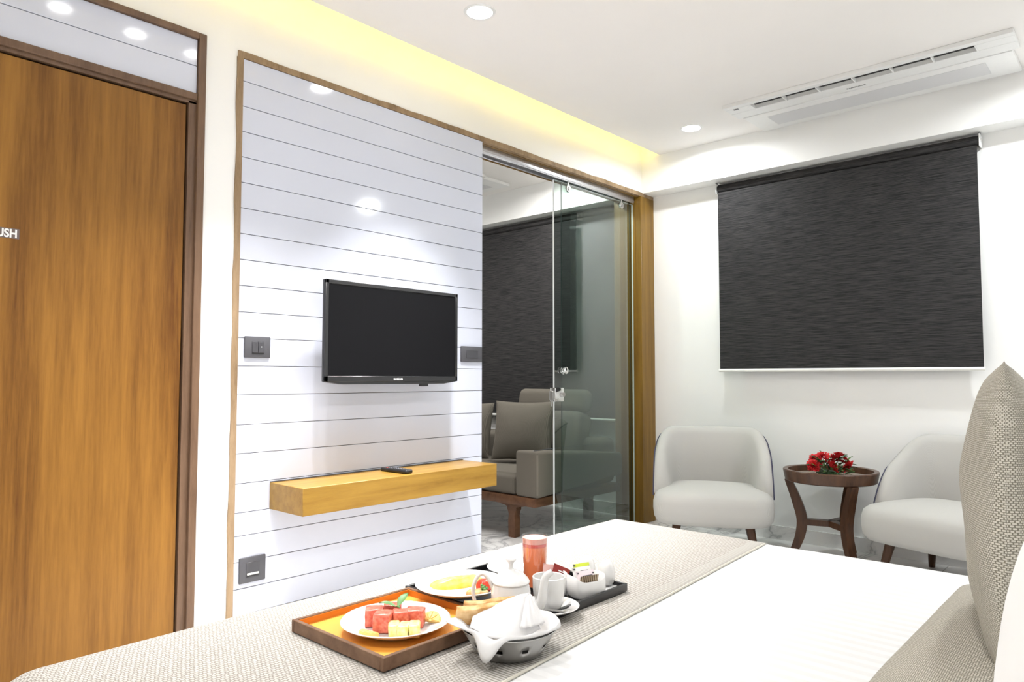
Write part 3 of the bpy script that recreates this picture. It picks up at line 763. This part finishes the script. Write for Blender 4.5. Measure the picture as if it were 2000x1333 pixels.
# cushions
def put_pillow(name, me, M, loc, rz, rx, label, cat, group, ry=0, smooth=70):
    o = link(name, me, M, None, smooth)
    o.matrix_world = Matrix.Translation(loc) @ Matrix.Rotation(rz, 4, 'Z') @ Matrix.Rotation(rx, 4, 'X') @ Matrix.Rotation(ry, 4, 'Y')
    return tag(o, label, cat, group)
vz = math.atan2(.163, 1.2)
cu = put_pillow('bed_cushion', pillow_mesh('bed_cushion', .46, .46, .125, .045, 36, .007, 2), M_cushion, (1.205 + .225 * math.cos(vz), .167 + .225 * math.sin(vz), .825), vz, 0.015, 'woven beige square cushion standing upright on the bed', 'cushion', 'woven beige bed cushions')
put_pillow('bed_cushion', pillow_mesh('bed_cushion', .76, .33, .11, .03, 36, .004, 5, pw=.38), M_cushion, (1.47, .176, .573), 0.0, PI / 2, 'long woven beige cushion lying flat on the white sheet', 'cushion', 'woven beige bed cushions')
put_pillow('bed_pillow', pillow_mesh('bed_pillow', .60, .50, .20, .04, 30, .006, 9), M_pillow, (.85, .026, .772), .10, .17, 'white cotton pillow leaning beside the upright cushion', 'pillow', None)

# ------------------------------------------------------------------ breakfast trays
def V(a, b): return (a * .672 + b * .740, -a * .741 + b * .671)     # right / away as seen from the bedside
def at(cx, cy, a, b): v = V(a, b); return cx + v[0], cy + v[1]
RZ = .5225
wt = thing('wooden_tray', 'square wooden serving tray with an orange lining', 'tray', (.786, 1.012, RZ))
Tw, Th = .302, .296
bm = B(); box(bm, .008, Tw - .008, .008, Th - .008, .002, .009); obj('lining', bm, M_orange, wt)
for a in ((0, Tw, 0, .009), (0, Tw, Th - .009, Th), (0, .009, .009, Th - .009), (Tw - .009, Tw, .009, Th - .009)):
    bm = B(); box(bm, a[0], a[1], a[2], a[3], 0, .024, .001, 1); s_ = obj('side', bm, M_traywood, wt)
bm = B()
for a in ((.009, Tw - .009, .009, .0105), (.009, Tw - .009, Th - .0105, Th - .009), (.009, .0105, .0105, Th - .0105), (Tw - .0105, Tw - .009, .0105, Th - .0105)): box(bm, a[0], a[1], a[2], a[3], .009, .022)
obj('inner_edge', bm, plain('orange edge', (.62, .20, .02), .45), wt)
bt = thing('black_tray', 'black lacquered serving tray holding the tea things', 'tray', (1.102, .962, RZ))
bm = B(); box(bm, .006, .364, .006, .372, 0, .005); obj('base', bm, M_black, bt)
for a in ((0, .37, 0, .008), (0, .37, .37, .378), (0, .008, .008, .37), (.362, .37, .008, .37)):
    bm = B(); box(bm, a[0], a[1], a[2], a[3], 0, .018, .002, 2); obj('side', bm, M_black, bt)
ZT = RZ + .005
def plate_prof(r, h=.018): return [(0, .0), (r * .58, .0), (r * .62, .003), (r * .98, h - .002), (r, h), (r * .985, h + .0015), (r * .94, h - .001), (r * .66, .0075), (r * .58, .005), (0, .005)]
def plate(name, r, loc, label, h=.018):
    bm = B(); lathe(bm, plate_prof(r, h), 64); o = obj(name, bm, M_china, None, 50); o.location = loc
    return tag(o, label, 'plate', 'white china plates')
ZF = RZ + .009
plate('fruit_plate', .108, (.917, 1.142, ZF), 'white round plate of cut fruit on the wooden tray', .022)
plate('omelette_plate', .105, (1.145, 1.192, RZ + .0245), 'white round plate holding the omelette', .02)
plate('side_plate', .085, (1.396, 1.238, ZT), 'empty white plate behind the juice glass', .02)

# cut fruit
def noise_col(name, c1, c2, sc, rough=.35, sss=.2):
    M, nt, p = mat(name); tc = N(nt, 'ShaderNodeTexCoord'); nz = N(nt, 'ShaderNodeTexNoise', i_Scale=sc, i_Detail=5.0); nt.links.new(tc.outputs['Object'], nz.inputs['Vector'])
    r = ramp(nt, [(.35, c1), (.68, c2)]); nt.links.new(nz.outputs['Fac'], r.inputs[0]); nt.links.new(r.outputs[0], p.inputs['Base Color']); p.inputs['Roughness'].default_value = rough
    b = N(nt, 'ShaderNodeBump', i_Strength=.4, i_Distance=.001); nt.links.new(nz.outputs['Fac'], b.inputs['Height']); nt.links.new(b.outputs[0], p.inputs['Normal'])
    return M
M_melon = noise_col('watermelon flesh', (.66, .10, .06), (.80, .25, .17), 120)
M_pine = noise_col('pineapple flesh', (.85, .70, .16), (.88, .82, .45), 90)
M_orangeflesh = noise_col('orange flesh', (.85, .55, .12), (.88, .72, .35), 160)
M_omelette = noise_col('omelette', (.80, .62, .05), (.88, .78, .20), 60)
M_bread = noise_col('toasted bread', (.50, .25, .075), (.80, .58, .31), 45, .8)
M_tomato = plain('tomato skin', (.62, .05, .02), .25)
M_mint = plain('mint leaf', (.11, .27, .08), .45, bscale=60)
def chunk(name, M, size, loc, rz, label, cat, group, bev=.003, tilt=0, ns=.0012):
    bm = B(); a, b, c = size; box(bm, -a / 2, a / 2, -b / 2, b / 2, 0, c, bev, 2)
    bmesh.ops.subdivide_edges(bm, edges=bm.edges[:], cuts=2, use_grid_fill=True)
    for v in bm.verts:
        if v.co.z > .001: v.co += Vector((noise.noise(v.co * 80), noise.noise(v.co * 80 + Vector((9, 0, 0))), noise.noise(v.co * 80 + Vector((0, 9, 0))))) * ns
    o = obj(name, bm, M, None, 50); o.location = loc; o.rotation_euler = (tilt, 0, rz); return tag(o, label, cat, group)
FX, FY, FZ = .917, 1.142, ZF + .0058
va = math.atan2(-.741, .672)
for (a, b, rz, sz, lab) in ((-.045, .012, .15, (.036, .034, .034), 'red watermelon cube at the left back of the fruit plate'),
                            (-.012, .030, .1, (.036, .030, .036), 'red watermelon cube behind the mint leaves'),
                            (-.021, -.022, -.1, (.034, .036, .036), 'red watermelon cube nearest the front orange wedge'),
                            (.010, -.006, .2, (.030, .030, .034), 'red watermelon cube in the middle of the fruit plate'),
                            (.037, .006, -.05, (.038, .032, .034), 'red watermelon cube beside the right orange slice')):
    x, y = at(FX, FY, a, b); chunk('watermelon_cube', M_melon, sz, (x, y, FZ), va + rz, lab, 'watermelon', 'watermelon cubes on the fruit plate')
for (a, b, rz, lab) in ((.004, -.046, .15, 'yellow pineapple chunk at the left of its row'), (.024, -.050, -.1, 'yellow pineapple chunk in the middle of its row'), (.043, -.045, .1, 'yellow pineapple chunk at the right of its row')):
    x, y = at(FX, FY, a, b); chunk('pineapple_chunk', M_pine, (.021, .036, .024), (x, y, FZ - .001), va + rz, lab, 'pineapple', 'pineapple chunks on the fruit plate')
def citrus(loc, rz, tilt, label):
    t = thing('orange_slice', label, 'orange slice', loc, rz, 'orange slices on the fruit plate'); t.rotation_euler = (tilt, 0, rz)
    bm = B(); n = 24; f = []
    for z in (0, .007): f.append([bm.verts.new((.022 * math.cos(PI * k / n), .022 * math.sin(PI * k / n), z)) for k in range(n + 1)])
    bm.faces.new(f[0][::-1]); bm.faces.new(f[1])
    for k in range(n + 1): bm.faces.new((f[0][k], f[0][(k + 1) % (n + 1)], f[1][(k + 1) % (n + 1)], f[1][k]))
    obj('rind', bm, plain('orange peel', (.85, .60, .18), .45), t)
    for s in range(4):
        bm = B(); pts = []; a0 = PI * s / 4 + .05; a1 = PI * (s + 1) / 4 - .05
        for z in (.006, .0085):
            pts.append([bm.verts.new((r * math.cos(a), r * math.sin(a) + .0007, z)) for r, a in [(.003, (a0 + a1) / 2)] + [(.0195, a0 + (a1 - a0) * q / 5) for q in range(6)]])
        bm.faces.new(pts[0][::-1]); bm.faces.new(pts[1])
        for k in range(7): bm.faces.new((pts[0][k], pts[0][(k + 1) % 7], pts[1][(k + 1) % 7], pts[1][k]))
        obj('segment', bm, M_orangeflesh, t)
x, y = at(FX, FY, -.042, -.045); citrus((x, y, FZ), va + 2.6, .12, 'half slice of orange at the front left of the fruit plate')
x, y = at(FX, FY, .068, .012); citrus((x, y, FZ + .004), va - .4, .7, 'half slice of orange at the right of the fruit plate')
x, y = at(FX, FY, .0, .008); mt = thing('mint_sprig', 'green mint sprig on top of the watermelon', 'mint', (x, y, FZ + .036), va)
for (lx, ly, rz, tilt, L, Wd) in ((-.003, 0, 1.35, .12, .034, .017), (.003, .002, -.55, .5, .036, .019)):
    me = leafmesh('leaf', L, Wd); me.materials.append(M_mint); o = link('leaf', me, None, mt); o.location = (lx, ly, 0); o.rotation_euler = (tilt, 0, rz)
bm = B(); tube(bm, [(0, 0, .001), (.004, -.004, .002), (.008, -.006, 0)], .0016, 6); obj('stem', bm, M_mint, mt)

# omelette and garnish
OX, OY, OZ = 1.145, 1.192, RZ + .0245 + .005
bm = B(); bmesh.ops.create_uvsphere(bm, u_segments=40, v_segments=20, radius=1)
for v in bm.verts:
    c = v.co.copy(); x = c.x * .068; y = c.y * (.026 - .006 * c.x); z = max(0, c.z) * .022
    y += .010 * (c.x ** 2)
    k = noise.noise(c * 3) * .0025 + noise.noise(c * 8) * .0012
    v.co = Vector((x, y, max(0, z + (k if c.z > 0 else 0))))
om = obj('omelette', bm, M_omelette, None, 80); x, y = at(OX, OY, -.008, .028); om.location = (x, y, OZ); om.rotation_euler = (0, 0, va + .45)
tag(om, 'yellow folded omelette on its plate behind the teapot', 'omelette')
x, y = at(OX, OY, .052, -.018); tm = thing('tomato_half', 'red tomato half with green garnish beside the omelette', 'tomato', (x, y, OZ))
bm = B(); lathe(bm, [(0, .0), (.012, .001), (.019, .008), (.019, .017), (.013, .025), (0, .028)], 28); obj('flesh', bm, M_tomato, tm)
bm = B()
for k in range(14): bmesh.ops.create_icosphere(bm, subdivisions=1, radius=.004, matrix=Matrix.Translation((-.014 + random.uniform(-.006, .006), -.014 + random.uniform(-.006, .006), random.uniform(.003, .02))))
obj('herb_garnish', bm, M_mint, tm)
for k, (a, b, rz) in enumerate(((.034, -.040, .5), (.046, -.052, .1), (.03, -.055, -.3))):
    x, y = at(OX, OY, a, b)
    chunk('potato_wedge', M_bread, (.034, .013, .012), (x, y, OZ), va + rz, ['golden potato wedge nearest the tomato', 'golden potato wedge at the plate edge', 'golden potato wedge beside the teapot handle'][k], 'potato wedge', 'potato wedges beside the omelette', .004)

# juice glass
jx, jy = 1.325, 1.128
jg = thing('juice_glass', 'tall glass of orange-red watermelon juice', 'glass', (jx, jy, ZT))
bm = B(); lathe(bm, [(0, 0), (.0255, 0), (.027, .004), (.031, .126), (.0302, .127), (.0295, .126), (.0262, .008), (0, .007)], 48); obj('tumbler', bm, glassmat('tumbler glass', (1, 1, 1)), jg)
bm = B(); lathe(bm, [(0, .0085), (.0258, .0085), (.0282, .100), (0, .100)], 40); obj('juice', bm, plain('orange-red juice', (1.0, .27, .10), .4), jg)
bm = B(); lathe(bm, [(0, .1002), (.0282, .1002), (.0286, .108), (0, .108)], 40); obj('red_layer', bm, plain('red juice layer', (.80, .10, .07), .4), jg)
bm = B(); lathe(bm, [(0, .1082), (.0286, .1082), (.0291, .121), (.02, .123), (0, .1235)], 40); obj('foam', bm, plain('pink foam', (.95, .46, .38), .7, bump=.3, bscale=300), jg)

# teapot
tpx, tpy = 1.125, 1.023
tp = thing('teapot', 'white china teapot with domed lid', 'teapot', (tpx, tpy, ZT), va)
bm = B(); lathe(bm, [(0, 0), (.030, 0), (.034, .003), (.040, .02), (.042, .036), (.041, .052), (.0375, .066), (.0345, .068), (.0355, .05), (.036, .03), (.03, .006), (0, .005)], 48); obj('body', bm, M_china, tp)
bm = B(); lathe(bm, [(.0385, .0665), (.0395, .069), (.036, .075), (.026, .084), (.012, .090), (.006, .092), (0, .092)], 48); ld = obj('lid', bm, M_china, tp)
bm = B(); lathe(bm, [(0, .090), (.006, .091), (.0045, .098), (.006, .103), (.0115, .1085), (.011, .1105), (0, .111)], 28); obj('knob', bm, M_china, ld)
bm = B(); tube(bm, spline([(-.036, 0, .018), (-.055, 0, .012), (-.073, 0, .028), (-.079, 0, .055), (-.070, 0, .077), (-.058, 0, .083), (-.046, 0, .072), (-.037, 0, .055)], 32), .0052, 10, flat=.8); obj('handle', bm, M_china, tp)
sp = spline([(.030, -.004, .022), (.050, -.008, .022), (.063, -.012, .035), (.067, -.013, .058), (.072, -.014, .080), (.085, -.016, .090)], 24)
bm = B(); tube(bm, sp, [.0155 - .0095 * (k / 24) ** .8 for k in range(25)], 14); obj('spout', bm, M_china, tp); tp.scale = (1, 1, 1.13)

# cup, saucer, spoon
cx, cy = 1.212, .992
sc = tag(obj('saucer', lathe(B(), [(0, 0), (.03, 0), (.034, .003), (.063, .014), (.0655, .0165), (.064, .0175), (.036, .0075), (.028, .006), (0, .006)], 56), M_china, None, 50), 'white china saucer under the teacup', 'saucer'); sc.location = (cx, cy, ZT)
cp = thing('teacup', 'white straight-sided teacup on the saucer', 'cup', (cx, cy, ZT + .006), va)
bm = B(); lathe(bm, [(0, 0), (.022, 0), (.026, .004), (.032, .022), (.0345, .045), (.0355, .070), (.034, .0715), (.0325, .070), (.0315, .046), (.0285, .022), (.022, .007), (0, .006)], 56); obj('body', bm, M_china, cp)
bm = B(); tube(bm, spline([(.02, .03, .056), (.03, .045, .058), (.032, .052, .042), (.026, .042, .024), (.02, .028, .02)], 20), .0035, 8); obj('handle', bm, M_china, cp)
x, y = at(cx, cy, .038, -.030); sn = thing('teaspoon', 'small steel teaspoon resting on the saucer', 'spoon', (x, y, ZT + .0125), va + .35)
bm = B(); bmesh.ops.create_uvsphere(bm, u_segments=20, v_segments=10, radius=1)
for v in bm.verts: v.co = Vector((v.co.x * .017, v.co.y * .0095, (v.co.z if v.co.z < 0 else v.co.z * -.6) * .003 + .001))
obj('bowl', bm, M_steel, sn)
bm = B(); tube(bm, [(-.015, 0, .001), (-.04, .002, .006), (-.062, .003, .008)], [.0025, .0018, .0026], 8); obj('stem', bm, M_steel, sn)

# sachet holders
def holder(loc, rz, a, b, h, label):
    bm = B(); n = 48; prof = [(.86, 0), (.93, .004), (1.0, h * .45), (.97, h), (.94, h + .001), (.91, h), (.93, h * .45), (.86, .008)]; rings = []
    for s, z in prof:
        ring = []
        for k in range(n):
            t = 2 * PI * k / n; c, s_ = math.cos(t), math.sin(t); e = .45
            zz = z + (.006 * (c * c - s_ * s_) if z > h * .8 else 0)
            ring.append(bm.verts.new((a * s * math.copysign(abs(c) ** e, c), b * s * math.copysign(abs(s_) ** e, s_), zz)))
        rings.append(ring)
    for r1, r2 in zip(rings, rings[1:]):
        for k in range(n): bm.faces.new((r1[k], r1[(k + 1) % n], r2[(k + 1) % n], r2[k]))
    bm.faces.new(rings[0][::-1]); bm.faces.new(rings[-1])
    o = obj('sachet_holder', bm, M_china, None, 55); o.location = loc; o.rotation_euler = (0, 0, rz); return tag(o, label, 'sachet holder', 'white china sachet holders')
hx, hy = 1.363, 1.005
holder((hx, hy, ZT), va + .5, .043, .031, .043, 'white china holder full of sugar sachets')
h2x, h2y = 1.322, 1.068
holder((h2x, h2y, ZT), va + .4, .030, .026, .043, 'white china holder with the red tea bags')
def sachet(name, M, wd, ht, loc, rz, tilt, lean, label, group, marks=None):
    t = thing(name, label, 'sachet', loc, rz, group); t.rotation_euler = (tilt, lean, rz)
    bm = B(); n = 8; G = []
    for i in range(n + 1):
        u = -1 + 2 * i / n; G.append([[bm.verts.new((u * wd / 2, s * .0018 * (1 - u * u) * (1 - v * v) + .004 * u * u * 0, ht * (v + 1) / 2)) for v in [-1 + 2 * j / n for j in range(n + 1)]] for s in (-1, 1)])
    for i in range(n):
        for j in range(n):
            for s in (0, 1): bm.faces.new((G[i][s][j], G[i + 1][s][j], G[i + 1][s][j + 1], G[i][s][j + 1]))
    bmesh.ops.remove_doubles(bm, verts=bm.verts, dist=1e-6); obj('paper', bm, M, t, 70)
    for (x0, x1, z0, z1, mm) in (marks or []):
        bm = B(); box(bm, x0 * wd, x1 * wd, -.0026, -.0019, z0 * ht, z1 * ht); obj('print', bm, mm, t)
    return t
M_sy = plain('lime sachet paper', (.62, .72, .05), .5); M_sp = plain('pale pink sachet paper', (.80, .70, .74), .5); M_sw = plain('white sachet paper', (.84, .83, .80), .5)
M_sr = plain('dark red foil', (.30, .035, .03), .35); M_spk = plain('pink paper', (.80, .50, .46), .5)
def stripes_mat():
    M, nt, p = mat('brown striped sachet paper'); tc = N(nt, 'ShaderNodeTexCoord'); s = N(nt, 'ShaderNodeSeparateXYZ'); nt.links.new(tc.outputs['Object'], s.inputs[0])
    a = N(nt, 'ShaderNodeMath', operation='MULTIPLY'); a.inputs[1].default_value = 2 * PI / .0052; nt.links.new(s.outputs[0], a.inputs[0]); b = N(nt, 'ShaderNodeMath', operation='SINE'); nt.links.new(a.outputs[0], b.inputs[0])
    r = ramp(nt, [(.35, (.10, .055, .025)), (.6, (.50, .40, .27))]); c = N(nt, 'ShaderNodeMath', operation='MULTIPLY_ADD'); c.inputs[1].default_value = .5; c.inputs[2].default_value = .5; nt.links.new(b.outputs[0], c.inputs[0])
    nt.links.new(c.outputs[0], r.inputs[0]); nt.links.new(r.outputs[0], p.inputs['Base Color']); p.inputs['Roughness'].default_value = .5; return M
M_sb = stripes_mat()
hz = va + .5
dk = M_dgrey
for (dx, dy, M, wd, ht, tl, lab, marks) in (
        (-.008, -.016, M_sb, .050, .044, .25, 'brown striped sugar sachet at the front of the holder', None),
        (.006, -.006, M_sp, .050, .047, -.45, 'pale pink sachet in front of the white one', [(-.45, -.38, .86, .93, dk), (.38, .45, .8, .87, dk), (-.2, .35, .72, .76, dk)]),
        (.006, .006, M_sw, .052, .053, -.45, 'white sachet between the pink and the lime ones', [(-.45, -.36, .88, .95, dk), (-.1, .3, .80, .83, dk)]),
        (.014, .016, M_sy, .046, .058, -.45, 'lime green sachet at the back of the holder', [(-.5, -.40, .90, .97, dk), (.38, .48, .80, .87, dk)])):
    ox = dx * math.cos(hz) - dy * math.sin(hz); oy = dx * math.sin(hz) + dy * math.cos(hz)
    sachet('sugar_sachet', M, wd, ht, (hx + ox, hy + oy, ZT + .010), hz, tl, 0, lab, 'sachets in the china holder', marks)
hz = va + .4
for (dx, dy, M, tl, ln, lab) in ((.004, -.006, M_sr, -.25, .45, 'dark red foil tea bag leaning out of the small holder'), (-.004, .006, M_spk, -.3, .2, 'pink paper tea bag behind the dark red one')):
    ox = dx * math.cos(hz) - dy * math.sin(hz); oy = dx * math.sin(hz) + dy * math.cos(hz)
    sachet('tea_bag', M, .046, .055, (h2x + ox, h2y + oy, ZT + .010), hz, tl, ln, lab, 'tea bags in the small china holder', [(-.3, .3, .55, .62, M_sw), (-.2, .25, .75, .80, M_sw)] if M is M_sr else None)

# salt and pepper on their dish
ds = obj('cruet_dish', box(B(), -.028, .028, -.056, .056, 0, .006, .003, 2), M_china, None, 50); ds.location = (1.430, 1.036, ZT); ds.rotation_euler = (0, 0, .08)
tag(ds, 'small white china dish under the egg-shaped shakers', 'dish')
for (x, y, lab) in ((1.443, 1.003, 'white egg-shaped shaker nearest the sachets'), (1.442, 1.060, 'white egg-shaped shaker at the back of the dish')):
    e = thing('egg_shaker', lab, 'shaker', (x, y, ZT + .006), 0, 'egg-shaped salt and pepper shakers')
    bm = B(); lathe(bm, [(0, 0)] + [(.0232 * math.sin(PI * t) ** .75 * (1.04 - .25 * t), .062 * (.5 - .5 * math.cos(PI * t))) for t in [.12 + .88 * k / 16 for k in range(16)]] + [(0, .062)], 36); obj('body', bm, M_china, e, 70)
    bm = B()
    for k in range(3): box(bm, -.004 + .004 * k - .0005, -.004 + .004 * k + .0005, -.0005, .0005, .0605, .0622)
    obj('pour_holes', bm, M_dgrey, e)

# bread basket
bkx, bky = 1.003, .916
bk = thing('bread_basket', 'steel bread basket with square cut-outs on the runner', 'basket', (bkx, bky, RZ), va)
bm = B(); prof = [(0, 0), (.05, 0), (.058, .003), (.066, .013), (.071, .021), (.0755, .029), (.082, .039), (.0875, .048), (.089, .0495)]; n = 80; rings = []
for r, z in prof:
    rings.append([bm.verts.new((r * math.cos(2 * PI * k / n), r * math.sin(2 * PI * k / n), z)) for k in range(n)] if r else [bm.verts.new((0, 0, z))])
for q, (a, b) in enumerate(zip(rings, rings[1:])):
    for k in range(n):
        if q == 4 and k % 8 in (0, 1): continue
        if len(a) == 1: bm.faces.new((a[0], b[(k + 1) % n], b[k]))
        else: bm.faces.new((a[k], a[(k + 1) % n], b[(k + 1) % n], b[k]))
o = obj('bowl', bm, M_steel, bk, 50); md = o.modifiers.new('thickness', 'SOLIDIFY'); md.thickness = .0016; md.offset = 1
nk = thing('napkin', 'folded white cotton napkin lining the bread basket', 'napkin', (bkx, bky, RZ), va)
def g(a, c, wd):
    d = (a - c + 180) % 360 - 180; return math.exp(-(d / wd) ** 2)
bm = B(); n = 96; rings = []
for q in range(15):
    ring = []
    for k in range(n):
        a = 360 * k / n; ar = math.radians(a); fold = .0025 * math.sin(ar * 9 + q * .3) + .002 * math.sin(ar * 5 + 1)
        if q <= 9:
            u = q / 9; r = .0005 + u * .0845; z = .006 + .047 * u ** 2.2 + fold * u
        else:
            e = (q - 9) / 5
            droop = .001 + .038 * g(a, 246, 13) + .006 * g(a, 5, 25) + .02 * g(a, 120, 25); out = .0005 + .015 * g(a, 246, 14) + .032 * g(a, 190, 14) + .008 * g(a, 5, 25) + .01 * g(a, 120, 25)
            lift = .010 * g(a, 190, 14)
            r = .0865 + out * math.sin(e * PI / 2); z = .0535 + fold * (1 - e) + .004 * math.sin(e * PI) - droop * e ** 1.6 + lift * e
            r = max(r, .0905 if z < .0495 else r)
        ring.append(bm.verts.new((r * math.cos(ar), r * math.sin(ar), z)))
    rings.append(ring)
for a, b in zip(rings, rings[1:]):
    for k in range(n): bm.faces.new((a[k], a[(k + 1) % n], b[(k + 1) % n], b[k]))
bm.faces.new(rings[0][::-1])
o = obj('lining', bm, M_napkin, nk, 80); md = o.modifiers.new('thickness', 'SOLIDIFY'); md.thickness = .0012; md.offset = 1
def patch(name, low, high, bulge, par, nu=24, nv=12):
    L = spline(low, nu); H = spline(high, nu); bm = B(); G = []
    for i in range(nu + 1):
        row = []
        for j in range(nv + 1):
            v = j / nv; p = L[i].lerp(H[i], v); p.y -= bulge * math.sin(PI * v) * math.sin(PI * i / nu); p.y += .0015 * math.sin(i * .9 + v * 3)
            row.append(bm.verts.new(p))
        G.append(row)
    for i in range(nu):
        for j in range(nv): bm.faces.new((G[i][j], G[i + 1][j], G[i + 1][j + 1], G[i][j + 1]))
    o = obj(name, bm, M_napkin, par, 80); md = o.modifiers.new('thickness', 'SOLIDIFY'); md.thickness = .0015; return o
patch('front_fold', [(-.072, -.022, .052), (-.03, -.045, .040), (.02, -.04, .038), (.058, -.01, .044)], [(-.068, .0, .064), (-.03, .012, .080), (.008, .014, .096), (.036, .006, .106)], .012, nk)
patch('side_fold', [(.058, -.012, .050), (.064, .01, .05), (.06, .035, .052)], [(.036, .005, .106), (.046, .012, .092), (.052, .03, .075)], .006, nk)
patch('tail_fold', [(.02, -.045, .058), (.04, -.04, .058), (.066, -.02, .060)], [(.030, -.004, .098), (.037, .0, .103), (.044, .004, .098)], .004, nk)
for k, (a, b, z, rz, ti, sz) in enumerate(((-.044, .022, .050, .10, .2, (.112, .018, .030)), (-.034, .046, .050, .04, .15, (.104, .016, .032)))):
    x, y = at(bkx, bky, a, b)
    o = chunk('toast_slice', M_bread, sz, (x, y, RZ + z), va + rz, ['golden toast slice tucked in the front of the napkin', 'golden toast slice standing behind the first one'][k], 'toast', 'toast slices in the bread basket', .003, ti, .005)
    o.rotation_euler = (ti, -.12, va + rz)
